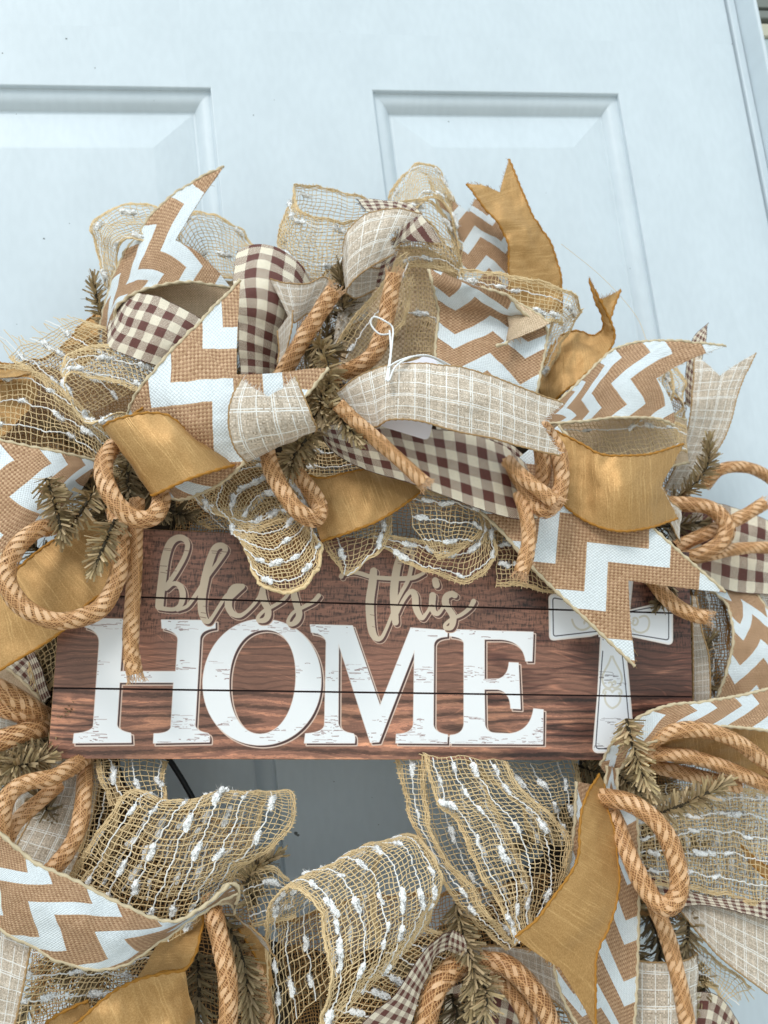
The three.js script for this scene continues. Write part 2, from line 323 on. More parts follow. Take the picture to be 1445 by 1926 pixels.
/* round tube of woven straw-like netting */
let ropes = 0;
function rope(label, pts, o = {}) {
  const R0 = (o.r ?? 5.6) * 0.93 / 1000, path = smoothPath(pts.map((p) => at(...p)), 0.0012), { N, B, T } = frames(path), n = path.length, seed = ++ropes, R = seeded(300 + ropes);
  const pt = (i, a, r) => path[i].clone().addScaledVector(N[i], Math.cos(a) * r).addScaledVector(B[i], Math.sin(a) * r);
  const rad = (i) => R0 * (1 + 0.07 * n3(i * 0.05, seed, 0));
  const core = new Buf().tube(path, (s, a, f) => R0 * 0.88 * (1 + 0.05 * n3(s * 60, a, seed)), 12);
  const c = mesh('rope', core.geo(), MAT.ropeCore, wreath, label);
  const helix = (buf, count, pitch, w, off, wave, wl, ph) => {
    for (let k = 0; k < count; k++) {
      const q = [], sd = [], nr = []; let a = k / count * 2 * Math.PI + ph + R() * 0.12;
      for (let i = 0; i < n; i++) {
        if (i) a += pitch * path[i].distanceTo(path[i - 1]) / R0;
        const nn = N[i].clone().multiplyScalar(Math.cos(a)).addScaledVector(B[i], Math.sin(a)), tan = N[i].clone().multiplyScalar(-Math.sin(a)).addScaledVector(B[i], Math.cos(a));
        const side = tan.clone().addScaledVector(T[i], -pitch).normalize().multiplyScalar(w * (wave > 0 && wl > 0.005 ? 0.25 + 0.85 * sstep(Math.sin(i * 0.0012 / wl * 2 * Math.PI + k * 2.4 + 0.8 * n3(i * 0.02, k, seed)), -0.1, 0.1) : 1) * (1 + 0.25 * n3(i * 0.2, k, seed)));
        const rr = rad(i) + off + wave * Math.sin(i * 0.0012 / wl * 2 * Math.PI + k * 2.4);
        q.push(path[i].clone().addScaledVector(nn, rr)); sd.push(side); nr.push(nn);
      }
      buf.strip(q, sd, nr);
    }
  };
  const flat = new Buf(), thin = new Buf();
  helix(flat, 6, 0.9, 0.00112, 0.0001, 0.0002, 0.0098, 0);
  helix(thin, 20, -0.85, 0.00021, 0.0002, 0, 1, 0.1);
  helix(thin, 16, 0.9, 0.00018, 0.00012, 0, 1, 0.3);
  helix(thin, 8, -0.1, 0.0003, 0.00018, 0.0002, 0.004, 0.2);
  mesh('flat_strand', flat.geo(), MAT.ropeFlat, c); mesh('fine_strand', thin.geo(), MAT.ropeThin, c).userData.kind = 'stuff';
  const fray = new Buf();
  for (const [e, s] of [[0, -1], [n - 1, 1]]) if (o['fray' + (s < 0 ? 0 : 1)]) for (let k = 0; k < 70; k++) {
    const a = R() * 6.3, p = pt(e, a, R0 * (0.75 + R() * 0.3)), d = T[e].clone().multiplyScalar(s), l = 0.002 + R() * 0.004, out = p.clone().sub(path[e]).normalize(), tw = out.clone().cross(d).multiplyScalar((R() - 0.5) * 1.4);
    const m2 = p.clone().addScaledVector(d, l * 0.6).addScaledVector(out, l * 0.1).addScaledVector(tw, l * 0.4), e2 = m2.clone().addScaledVector(d, l * 0.4).addScaledVector(out, l * (R() - 0.4) * 0.8).addScaledVector(tw, l * 0.5);
    fray.tube([p, m2, e2], 0.00016, 3);
  }
  if (fray.i.length) mesh('frayed_end', fray.geo(), MAT.ropeFlat, c).userData.kind = 'stuff';
  return c;
}
/* artificial pine twig */
function sprigParts(pts, o, parent, label) {
  const path = smoothPath(pts, 0.0015), { N, B, T } = frames(path), n = path.length, R = seeded(o.seed ?? 1), b = new Buf();
  const stem = mesh('pine_sprig', new Buf().tube(path, 0.0012, 5, true).geo(), MAT.stem, parent, label);
  const L = (o.len ?? 13) / 1000, per = o.per ?? 6, dim = o.dim ?? 1;  // dim scales needle colour, painting sprigs deep in the gaps as shaded
  for (let i = 0; i < n; i++) for (let k = 0; k < per; k++) {
    const a = R() * 6.283, f = i / (n - 1), nn = N[i].clone().multiplyScalar(Math.cos(a)).addScaledVector(B[i], Math.sin(a)), th = mix(1.15, 0.35, Math.pow(f, 4)) + (R() - 0.5) * 0.35, l = L * (0.7 + R() * 0.45) * mix(1, 0.75, f * f);
    const d = T[i].clone().multiplyScalar(Math.cos(th)).addScaledVector(nn, Math.sin(th)), w = T[i].clone().cross(nn).applyAxisAngle(d, (R() - 0.5) * 2.2).multiplyScalar(0.00068 * (0.8 + R() * 0.5)), nr = d.clone().cross(w).normalize();
    const p0 = path[i].clone(), p1 = p0.clone().addScaledVector(d, l * 0.5), p2 = p0.clone().addScaledVector(d, l).addScaledVector(nr, (R() - 0.5) * 0.003), s = dim * (1.0 + R() * 0.75), h = R();
    b.strip([p0, p1, p2], [w, w, w.clone().multiplyScalar(0.85)], [nr, nr, nr], [s * mix(0.29, 0.37, h), s * mix(0.222, 0.275, h), s * mix(0.115, 0.165, h)]);
  }
  mesh('needles', b.geo(), MAT.needle, stem).userData.kind = 'stuff';
  return stem;
}
let sprigs = 0;
const sprig = (label, pts, o = {}) => sprigParts(pts.map((p) => at(...p)), { seed: 60 + ++sprigs, ...o }, wreath, label);

// ---------- setting ----------
{
  const g = new THREE.PlaneGeometry(60, 60).rotateX(-Math.PI / 2);
  const t = dataTex(256, 256, (u, v) => { const n = n2(u * 9, v * 9) * 10 + n2(u * 60, v * 60) * 12; return [190 + n, 184 + n, 174 + n]; }, true); t.repeat.set(24, 24);
  const m = mesh('ground', g, new THREE.MeshStandardMaterial({ map: t, roughness: 0.95 })); m.position.set(0, -0.02, 30.3);
  tag(m, 'grey concrete paving in front of the door', null, 'structure');
}
const PAINT = (() => {
  const spots = []; for (let i = 0; i < 26; i++) spots.push([rnd(), rnd(), 0.25 + rnd() * 0.5]);
  const bump = dataTex(512, 512, (u, v) => 0.5 + 0.22 * n2(u * 40, v * 9) + 0.2 * n2(u * 130, v * 40) + 0.15 * n2(u * 9, v * 4));
  const map = dataTex(512, 512, (u, v) => { const n = n2(u * 7, v * 5) * 2.5 + n2(u * 60, v * 25) * 2; return [209 + n, 219 + n, 225 + n]; }, true);
  return { bump, map };
})();
const doorMat = new THREE.MeshPhysicalMaterial({ map: PAINT.map, bumpMap: PAINT.bump, bumpScale: 0.00009, roughness: 0.42, side: THREE.DoubleSide });
const uvXY = (g, s = 2) => { const p = g.attributes.position, u = new Float32Array(p.count * 2); for (let i = 0; i < p.count; i++) { u[i * 2] = p.getX(i) * s; u[i * 2 + 1] = p.getY(i) * s; } g.setAttribute('uv', new THREE.BufferAttribute(u, 2)); return g; };
{
  // six-panel door: a sheet with openings, each filled by a moulded panel
  const door = group('front_door', V(0, 0, 0)); tag(door, 'white painted panel door that the wreath hangs on', 'door');
  const X0 = -0.366, X1 = 0.5568, Y0 = 0.02, Y1 = 2.27, xs = [[-0.228, 0.0205], [0.169, 0.4175]], ys = [[1.18, 1.9415], [0.3, 0.98]];
  const s = new THREE.Shape([[X0, Y0], [X1, Y0], [X1, Y1], [X0, Y1]].map((p) => new THREE.Vector2(...p)));
  for (const [a, b] of xs) for (const [c, d] of ys) s.holes.push(new THREE.Path([[a, c], [a, d], [b, d], [b, c]].map((p) => new THREE.Vector2(...p))));
  const slab = new THREE.ExtrudeGeometry(s, { depth: 0.02, bevelEnabled: true, bevelThickness: 0.0012, bevelSize: 0.0012, bevelOffset: -0.0012, bevelSegments: 3 });
  slab.translate(0, 0, -0.0212); mesh('door_slab', uvXY(slab), doorMat, door);
  // moulding profile: distance from the opening, depth
  const prof = []; const arc = (x0, z0, x1, z1, bulge, n) => { for (let i = 0; i <= n; i++) { const t = i / n, px = mix(x0, x1, t), pz = mix(z0, z1, t), k = Math.sin(Math.PI * t) * bulge; prof.push([px - k * (z1 - z0) / Math.hypot(x1 - x0, z1 - z0) * 1, pz + k * (x1 - x0) / Math.hypot(x1 - x0, z1 - z0)]); } };
  prof.push([-0.003, -0.0045], [0.0015, -0.0048]);
  arc(0.0022, -0.0046, 0.0145, -0.0112, 0.0019, 10);
  prof.push([0.0155, -0.0128], [0.0172, -0.013]); arc(0.0185, -0.0125, 0.053, -0.0066, 0.0003, 8); prof.push([0.0545, -0.0065]);
  for (const [a, b] of xs) for (const [c, d] of ys) {
    const pos = [], idx = [];
    for (const [i, z] of prof) for (const [x, y] of [[a + i, c + i], [b - i, c + i], [b - i, d - i], [a + i, d - i]]) pos.push(x, y, z);
    const k = prof.length; for (let r = 0; r + 1 < k; r++) for (let q = 0; q < 4; q++) { const e = r * 4 + q, f = r * 4 + (q + 1) % 4; idx.push(e, f, e + 4, f, f + 4, e + 4); }
    const o = (k - 1) * 4; idx.push(o, o + 1, o + 2, o, o + 2, o + 3);
    let g = new THREE.BufferGeometry(); g.setAttribute('position', new THREE.Float32BufferAttribute(pos, 3)); g.setIndex(idx); g = g.toNonIndexed(); g.computeVertexNormals();
    mesh('door_panel', uvXY(g), doorMat, door);
  }
  // specks of dirt on the paint
  const sp = new THREE.MeshStandardMaterial({ color: 0x6a706f, roughness: 1 });
  const spots = [[125, 73, 1.2], [179, 128, 0.7], [31, 215, 0.6], [477, 217, 0.8], [516, 188, 0.5], [844, 229, 0.9], [1027, 363, 0.6], [83, 449, 1.2], [131, 420, 0.7], [1185, 505, 0.7], [557, 1567, 2.2], [561, 1571, 1.5], [628, 1470, 0.6], [712, 1551, 0.5], [1377, 83, 0.8], [5, 100, 0.8], [290, 190, 0.5], [32, 610, 0.5], [935, 92, 0.4], [640, 60, 0.5], [1240, 330, 0.5], [700, 1500, 0.5]];
  const sg = []; spots.forEach(([x, y, k], i) => { const p = at(x, y, 0), g = new THREE.IcosahedronGeometry(0.00055 * k, 1); const a = g.attributes.position; for (let q = 0; q < a.count; q++) { const v = V().fromBufferAttribute(a, q), e = 1 + 0.6 * n3(v.x * 1500 + i, v.y * 1500, v.z * 1500); a.setXYZ(q, p.x + v.x * e * 1.2, p.y + v.y * e, 0.0001 + v.z * 0.25); } g.computeVertexNormals(); sg.push(g); });
  mesh('dirt_speck', mergeGeometries(sg), sp, door).userData.kind = 'stuff';
}
{
  const white = new THREE.MeshPhysicalMaterial({ map: PAINT.map, bumpMap: PAINT.bump, bumpScale: 0.0001, roughness: 0.5 });
  const fr = group('door_frame', V(0.56, 0, 0)); tag(fr, 'white door jamb and weatherstrip along the right edge of the door', 'door frame');
  const bx = (name, x0, x1, y0, y1, z0, z1) => { const g = new RoundedBoxGeometry(x1 - x0, y1 - y0, z1 - z0, 2, 0.0015); g.translate((x0 + x1) / 2 - 0.56, (y0 + y1) / 2, (z0 + z1) / 2); mesh(name, uvXY(g), white, fr); };
  bx('weatherstrip', 0.5586, 0.5668, 0, 2.29, -0.03, 0.0025);
  bx('jamb', 0.5675, 0.5715, 0, 2.38, -0.05, 0.027);
  const grey = new THREE.MeshStandardMaterial({ color: 0x7d827c, roughness: 0.8 }), cream = new THREE.MeshStandardMaterial({ color: 0xc3c0ac, roughness: 0.8 }), pale = new THREE.MeshStandardMaterial({ color: 0xb7c4c6, roughness: 0.8 });
  for (const [y0, y1, z1, m] of [[2.041, 2.38, 0.004, grey], [2.026, 2.035, 0.007, grey], [2.006, 2.0205, 0.006, cream], [0, 2.0055, 0.003, pale]]) { const g = new RoundedBoxGeometry(0.036, y1 - y0, 0.03, 2, 0.0012); g.translate(0.592 - 0.56, (y0 + y1) / 2, z1 - 0.015); mesh('casing', g, m, fr); }
  bx('jamb', -0.42, -0.3675, 0, 2.38, -0.05, 0.05);
  bx('head_jamb', -0.366, 0.566, 2.2725, 2.38, -0.05, 0.05);
  const wall = group('house_wall', V(0.7, 0, 0)); tag(wall, 'pale lapped siding of the house beyond the door frame', 'wall', 'structure');
  const sid = new THREE.MeshStandardMaterial({ color: 0xb9bdb6, roughness: 0.8 });
  for (const [x0, x1] of [[0.612, 3.2], [-3, -0.422]]) for (let i = 0; i < 24; i++) {
    const s = new THREE.Shape([[0, 0], [0.016, 0], [0.004, 0.112], [0, 0.112]].map((p) => new THREE.Vector2(...p)));
    const g = new THREE.ExtrudeGeometry(s, { depth: x1 - x0, bevelEnabled: false }); g.rotateY(Math.PI / 2); g.scale(1, 1, -1); g.translate(x0 - 0.7, i * 0.11 + 0.01, 0.0);
    const p = g.attributes.position; const ix = g.index; // turn the faces outward after the mirror
    if (ix) for (let q = 0; q < ix.count; q += 3) { const a = ix.getX(q); ix.setX(q, ix.getX(q + 1)); ix.setX(q + 1, a); } else for (let q = 0; q < p.count; q += 3) { const a = [p.getX(q), p.getY(q), p.getZ(q)]; p.setXYZ(q, p.getX(q + 1), p.getY(q + 1), p.getZ(q + 1)); p.setXYZ(q + 1, ...a); }
    g.computeVertexNormals(); mesh('siding_board', g, sid, wall);
  }
  const back = new THREE.BoxGeometry(6.2, 2.9, 0.1); back.translate(-0.6, 1.45, -0.13); mesh('wall_core', back, sid, wall);
}

// ---------- sign ----------
const SX = V(0.98940763, -0.14104523, 0.03433355), SY = V(0.13969237, 0.98942445, 0.03905506), SN = V().crossVectors(SX, SY).normalize();
const SC = V(0.10060611, 1.43513826, 0.13), SW = 0.4276, SH = 0.1452;
{
  const sign = group('wooden_sign', SC); sign.quaternion.setFromRotationMatrix(new THREE.Matrix4().makeBasis(SX, SY, SN));
  tag(sign, 'brown plank sign with the words bless this HOME and a white cross', 'sign');
  const PX = 2048 / SW, CW = 2048, CH = Math.round(SH * PX);
  const cv = document.createElement('canvas'); cv.width = CW; cv.height = CH; const c = cv.getContext('2d');
  const loc = (x, y) => { const d = RIGHT.clone().multiplyScalar(x - 722.5).addScaledVector(UP, 963 - y).addScaledVector(FWD, FOCAL), t = SC.clone().sub(EYE).dot(SN) / d.dot(SN), p = EYE.clone().addScaledVector(d, t).sub(SC); return [p.dot(SX), p.dot(SY)]; };
  const K = (x, y) => { const [a, b] = loc(x, y); return [(a + SW / 2) * PX, (SH / 2 - b) * PX]; };
  const y1 = loc(755, 1138)[1], y2 = loc(730, 1303)[1];
  // stained wood print
  const img = c.createImageData(CW, CH), D = img.data, gy1 = (SH / 2 - y1) / SH, gy2 = (SH / 2 - y2) / SH;
  for (let j = 0; j < CH; j++) for (let i = 0; i < CW; i++) {
    const u = i / CW, v = j / CH, x = u * SW, y = v * SH, pl = v < gy1 ? 0 : v < gy2 ? 1 : 2;
    const wob = n2(x * 14, y * 30 + pl * 9) * 0.0028 + n2(x * 60, y * 60) * 0.0007;
    const fineN = (a, b) => n2(a * 160, b * 900) + 0.6 * n2(a * 500, b * 1600);
    let line;
    if (pl === 2) { const h = (y - mix(gy2, 1, 0.42) * SH) / 0.021 + n2(x * 4, 3) * 0.25, L = x < 0.2 ? x - 0.012 : x < 0.345 ? 0.345 - x : x - 0.345, f = Math.log(h * h + 0.9 * Math.max(L, 0) * (1 + 1.5 * n2(x * 3, 8) * 0.3) + 0.02); line = Math.sin(f * 6.2 + wob * 150 + 0.5 * n2(x * 30, y * 120)) + 0.22 * fineN(x, y); }
    else line = Math.sin((y + wob + 0.0016 * n2(x * 5, pl * 7)) * 2 * Math.PI / (pl ? 0.0042 : 0.0049) + 2 * n2(x * 6, y * 40));
    const fine = n2(x * 90, y * 1500) * 0.5 + n2(x * 300, y * 3600) * 0.4, patch = n2(x * 12 + 3, y * 16 + pl * 5), streak = pl === 2 ? sstep(line, 0.72, 0.9) : sstep(line, 0.62, 0.98), dark = sstep(-line, 0.3, 1);
    const hi = pl === 0 ? 1 : pl === 1 ? sstep(0.55 - (v - gy1) / (gy2 - gy1), 0, 0.3) : 0, hatch = hi * sstep(n2(x * 620, y * 130 + 40) + 0.5 * n2(x * 60, y * 260) + 0.5 * n2(x * 130, y * 900), 0.15, 0.7);
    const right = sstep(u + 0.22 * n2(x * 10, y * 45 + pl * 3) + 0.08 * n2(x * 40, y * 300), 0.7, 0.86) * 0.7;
    const ridge = 1 - Math.abs(n2(x * 6 + pl * 5, y * (pl ? 260 : 210) + 1.3 * n2(x * 10, y * 40))), thinL = sstep(ridge, 0.86, 0.99);
    let r = 137 + patch * 18 + fine * 16, g = 96 + patch * 12 + fine * 13, b = 79 + patch * 10 + fine * 11;
    const st = pl === 2 ? streak * (0.45 + 0.4 * patch) + thinL * 0.45 : thinL * (0.55 - 0.3 * hi); r += st * 74; g += st * 50; b += st * 36;
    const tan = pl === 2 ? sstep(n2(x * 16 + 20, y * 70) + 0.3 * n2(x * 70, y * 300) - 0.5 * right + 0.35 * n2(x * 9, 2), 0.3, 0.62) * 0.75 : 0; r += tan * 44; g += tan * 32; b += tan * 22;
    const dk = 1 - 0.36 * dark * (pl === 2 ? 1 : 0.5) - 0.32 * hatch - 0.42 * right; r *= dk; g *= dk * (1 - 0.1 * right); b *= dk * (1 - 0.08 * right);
    const o = (j * CW + i) * 4; D[o] = clamp(r, 0, 255); D[o + 1] = clamp(g, 0, 255); D[o + 2] = clamp(b, 0, 255); D[o + 3] = 255;
  }
  c.putImageData(img, 0, 0);
  // path language: M/L x y, Q x y x y, C six numbers, Z, in points of the photograph
  const path = (s) => { const p = new Path2D(), q = s.trim().split(/\s+/); let i = 0; const pt = () => { const [x, y] = K(+q[i], +q[i + 1]); i += 2; return [x, y]; }; while (i < q.length) { const k = q[i++]; if (k === 'M') p.moveTo(...pt()); else if (k === 'L') p.lineTo(...pt()); else if (k === 'Q') p.quadraticCurveTo(...pt(), ...pt()); else if (k === 'C') p.bezierCurveTo(...pt(), ...pt(), ...pt()); else if (k === 'Z') p.closePath(); } return p; };
  const H = path(`M 165 1163 L 250 1165 Q 252 1172 246 1181 Q 233 1183 231 1196 L 226 1263 L 331 1263 L 335 1204 Q 336 1188 305 1181 L 304 1166 L 405 1167 L 405 1181 Q 378 1184 376 1200 L 367 1364 Q 368 1375 390 1379 Q 396 1381 394 1395 L 289 1397 L 290 1380 Q 318 1380 322 1368 L 327 1283 L 225 1283 L 220 1362 Q 220 1374 246 1379 L 247 1396 L 138 1397 L 140 1380 Q 172 1377 176 1366 L 187 1210 Q 188 1186 160 1179 Z`);
  const O = path(`M 494 1165 C 560 1165 606 1216 604 1284 C 602 1350 554 1401 490 1401 C 424 1400 381 1348 382 1284 C 384 1214 434 1164 494 1165 Z M 500 1184 C 458 1184 433 1226 431 1280 C 429 1338 452 1381 490 1381 C 530 1380 556 1332 557 1274 C 558 1224 540 1184 500 1184 Z`);
  const M = path(`M 584 1175 L 663 1177 L 715 1328 L 773 1181 L 842 1186 L 841 1197 Q 817 1198 816 1213 L 815 1362 Q 816 1378 842 1382 L 841 1398 L 745 1397 L 746 1381 Q 776 1380 778 1362 L 780 1222 L 713 1395 L 697 1396 L 637 1210 L 636 1360 Q 638 1376 664 1380 Q 669 1382 667 1397 L 573 1397 L 575 1380 Q 610 1378 611 1362 L 614 1208 Q 612 1192 586 1189 Z`);
  const Ee = path(`M 846 1184 L 1003 1189 L 1001 1243 L 989 1243 Q 984 1204 940 1202 L 911 1202 L 911 1278 L 938 1277 Q 956 1272 958 1246 L 975 1247 L 979 1333 L 961 1332 Q 960 1300 936 1296 L 911 1296 L 912 1362 Q 914 1379 936 1379 L 958 1380 Q 998 1376 1004 1333 L 1022 1335 L 1021 1399 L 846 1398 L 847 1383 Q 871 1382 873 1362 L 873 1210 Q 872 1198 846 1196 Z`);
  const words = [H, O, M, Ee], U = 2048 / 1225;
  const around = (p, lw, col, dx, dy) => { c.save(); c.translate(dx * U, dy * U); c.strokeStyle = col; c.lineWidth = lw * U; c.lineJoin = 'round'; c.stroke(p); c.restore(); };
  for (const p of words) { c.save(); c.translate(4.2 * U, 4 * U); c.fillStyle = '#4a3230'; c.strokeStyle = '#d9bfae'; c.lineWidth = 4.6 * U; c.lineJoin = 'round'; c.stroke(p); c.fill(p, 'evenodd'); c.restore(); }
  const scuff = (list, col) => { // worn streaks in the lettering
    c.save(); const clip = new Path2D(); for (const p of list) clip.addPath(p); c.clip(clip, 'evenodd'); const R = seeded(4);
    for (let k = 0; k < 2900; k++) { const band = [0.42, 0.6, 0.63, 0.83, 0.86, 0.88, 0.93][Math.floor(R() * 7)] + (R() - 0.5) * 0.05, x = R() * CW, y = band * CH, l = 4 + R() * R() * 46; if (n2(x * 0.006, band * 9) < -0.05) continue; c.strokeStyle = col; c.globalAlpha = 0.35 + R() * 0.5; c.lineWidth = 0.6 + R() * 1.8; c.beginPath(); c.moveTo(x, y); c.quadraticCurveTo(x + l / 2, y + (R() - 0.5) * 5, x + l, y + (R() - 0.5) * 3); c.stroke(); }
    c.restore();
  };
  for (const p of words) { around(p, 2.4, '#e9ddd6', 0, 0); c.fillStyle = '#f2f3f4'; c.fill(p, 'evenodd'); }
  scuff(words, '#7a5450');
  // brush script: each stroke is a list of x, y, width
  const T = (a) => a;
  const script = [
    T([300, 1140, 15, 302, 1118, 15, 306, 1085, 15, 311, 1050, 15, 320, 1023, 14, 333, 1012, 12, 346, 1013, 11, 353, 1024, 9, 349, 1043, 8, 338, 1065, 8, 322, 1090, 8, 309, 1106, 6]),
    T([299, 1140, 13, 306, 1144, 8, 318, 1146, 7, 330, 1145, 7, 340, 1137, 9, 344, 1122, 11, 342, 1108, 11, 335, 1099, 9, 325, 1098, 7, 313, 1108, 6]),
    T([334, 1147, 6, 352, 1140, 6, 366, 1122, 7, 376, 1107, 7, 390, 1085, 7, 410, 1058, 7, 420, 1042, 9, 424, 1032, 10, 417, 1026, 11, 406, 1030, 13, 398, 1046, 14, 390, 1072, 15, 384, 1098, 15, 380, 1122, 15, 380, 1148, 14, 385, 1164, 12, 392, 1169, 8, 400, 1160, 6, 414, 1138, 6, 426, 1120, 6, 440, 1112, 6]),
    T([438, 1122, 6, 448, 1112, 7, 456, 1104, 8, 454, 1103, 10, 440, 1106, 13, 432, 1122, 14, 430, 1140, 13, 437, 1153, 11, 450, 1158, 8, 463, 1151, 6, 478, 1136, 6, 488, 1122, 6, 494, 1108, 9, 494, 1118, 13, 498, 1133, 13, 504, 1145, 12, 504, 1158, 12, 498, 1166, 10, 487, 1167, 7, 486, 1160, 6, 498, 1148, 6, 514, 1140, 6, 534, 1127, 6, 546, 1112, 6, 552, 1108, 9, 554, 1122, 13, 559, 1140, 13, 563, 1155, 12, 558, 1168, 11, 548, 1174, 8, 542, 1168, 6, 552, 1152, 6, 572, 1141, 7, 590, 1131, 8, 600, 1120, 8]),
    T([642, 1084, 9, 645, 1080, 7, 660, 1076, 7, 676, 1078, 8, 700, 1085, 8, 735, 1088, 8, 762, 1088, 9, 780, 1086, 8, 797, 1078, 6]),
    T([703, 1074, 14, 701, 1095, 16, 696, 1130, 17, 697, 1165, 16, 701, 1190, 14, 709, 1201, 10, 718, 1199, 7, 727, 1182, 6, 735, 1162, 6, 746, 1134, 6, 755, 1115, 7, 768, 1090, 8, 775, 1060, 8, 776, 1042, 8, 768, 1030, 10, 758, 1038, 12, 749, 1060, 15, 744, 1085, 16, 741, 1115, 16, 742, 1145, 15, 744, 1170, 13]),
    T([748, 1152, 6, 756, 1134, 7, 768, 1116, 8, 776, 1113, 11, 781, 1122, 13, 782, 1140, 13, 787, 1154, 12, 794, 1162, 9, 802, 1154, 6, 810, 1140, 7, 814, 1120, 13, 813, 1138, 13, 816, 1150, 11, 824, 1154, 8, 834, 1142, 6, 842, 1130, 6]),
    T([819, 1092, 13, 821, 1100, 14]),
    T([856, 1120, 11, 850, 1117, 12, 840, 1122, 13, 838, 1134, 14, 846, 1148, 12, 852, 1158, 13, 852, 1170, 13, 848, 1180, 10, 838, 1181, 7, 838, 1174, 6, 850, 1164, 6, 868, 1156, 7, 884, 1143, 8, 891, 1131, 10]),
  ];
  const dense = script.map((a) => { const q = []; for (let i = 0; i < a.length; i += 3) { const [x, y] = K(a[i], a[i + 1]); q.push(V(x, y, a[i + 2] * U * 0.5)); } const o = []; for (let i = 0; i <= (q.length - 1) * 24; i++) o.push(spline(q, i / 24)); return o; });
  const blob = (grow, dx, dy, col) => { c.fillStyle = col; for (const q of dense) for (const p of q) { c.beginPath(); c.arc(p.x + dx * U, p.y + dy * U, Math.max(1.5, p.z * 0.92 + grow * U), 0, 7); c.fill(); } };
  blob(1.7, 4, 3.6, '#cfae98'); blob(0.3, 3.8, 3.4, '#5c3d36'); blob(0.5, 0, 0, '#d3bfa6');
  // worn lines on the script
  { const R = seeded(8); c.strokeStyle = '#6b4a3e'; for (const [x, y, l] of [[306, 1031, 22], [308, 1034, 20], [345, 1035, 12], [398, 1036, 22], [399, 1040, 18], [420, 1038, 16], [300, 1064, 14], [302, 1076, 16], [312, 1073, 20], [382, 1140, 14], [378, 1152, 10], [376, 1160, 12], [748, 1056, 12], [748, 1060, 14], [696, 1156, 10], [700, 1178, 8], [811, 1137, 8]]) { const [a, b] = K(x, y); c.lineWidth = 1.2 + R(); c.globalAlpha = 0.8; c.beginPath(); c.moveTo(a, b); c.lineTo(a + l * U, b + (R() - 0.5) * 4 + 2); c.stroke(); } c.globalAlpha = 1; }
  // cross
  const arms = [path('M 1042 1119 L 1110 1132 L 1128 1142 L 1128 1190 L 1112 1195 L 1044 1202 Q 1036 1203 1035 1196 L 1034 1126 Q 1035 1119 1042 1119 Z'), path('M 1180 1150 L 1256 1132 Q 1263 1131 1264 1138 L 1264 1204 Q 1263 1211 1256 1210 L 1180 1194 Z'), path('M 1131 1200 L 1172 1200 L 1180 1260 L 1192 1400 Q 1193 1414 1184 1414 L 1124 1414 Q 1116 1413 1117 1404 L 1126 1300 Z'), path('M 1128 1196 L 1126 1135 L 1122 1085 L 1190 1085 L 1184 1140 L 1182 1198 Z')];
  const inner = [path('M 1045 1125 L 1126 1140 M 1045 1125 Q 1040 1124 1040 1130 L 1041 1191 Q 1041 1197 1047 1196 L 1126 1187'), path('M 1186 1150 L 1253 1137 Q 1258 1137 1258 1142 L 1258 1198 Q 1258 1204 1252 1203 L 1186 1192'), path('M 1134 1224 L 1128 1300 L 1121 1401 Q 1121 1408 1128 1408 L 1182 1408 Q 1188 1408 1187 1400 L 1176 1280 L 1170 1226')];
  for (const p of arms) around(p, 5, '#efe6df', 0, 0); for (const p of arms) { c.fillStyle = '#eeeff2'; c.fill(p); } for (const p of arms) around(p, 2, '#efe9e4', 0, 0);
  for (const p of inner) around(p, 2, '#3c3a42', 0, 0);
  const swirl = path('M 1150 1233 C 1145 1255 1133 1262 1133 1277 C 1134 1292 1146 1299 1151 1290 C 1153 1284 1149 1280 1144 1285 M 1152 1233 C 1158 1252 1170 1262 1170 1277 C 1168 1292 1156 1298 1151 1290 M 1153 1284 C 1156 1279 1160 1282 1157 1287 M 1135 1305 C 1133 1292 1148 1294 1152 1302 C 1158 1292 1172 1294 1169 1306 M 1140 1300 C 1134 1318 1142 1328 1152 1332 C 1164 1328 1172 1316 1164 1302 M 1076 1164 C 1080 1186 1098 1190 1110 1178 C 1106 1166 1096 1166 1100 1174 M 1190 1164 C 1196 1158 1204 1166 1198 1174 C 1190 1180 1188 1168 1194 1166 M 1202 1162 C 1220 1150 1226 1170 1218 1184 C 1208 1194 1196 1190 1190 1182');
  c.globalAlpha = 0.85; around(swirl, 4, '#d5ccbc', 0, 0); c.globalAlpha = 1;
  scuff([arms[2]], '#3f3438');
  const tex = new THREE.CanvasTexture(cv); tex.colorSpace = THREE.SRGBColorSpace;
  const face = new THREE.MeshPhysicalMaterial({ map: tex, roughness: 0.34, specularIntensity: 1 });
  const mdfT = dataTex(128, 128, (u, v) => { const n = n2(u * 40, v * 40) * 18; return [168 + n, 128 + n, 88 + n]; }, true);
  const mdf = new THREE.MeshStandardMaterial({ map: mdfT, roughness: 0.95 });
  const gap = 0.0002, grooveM = new THREE.MeshStandardMaterial({ color: 0x3a2521, roughness: 0.9 });
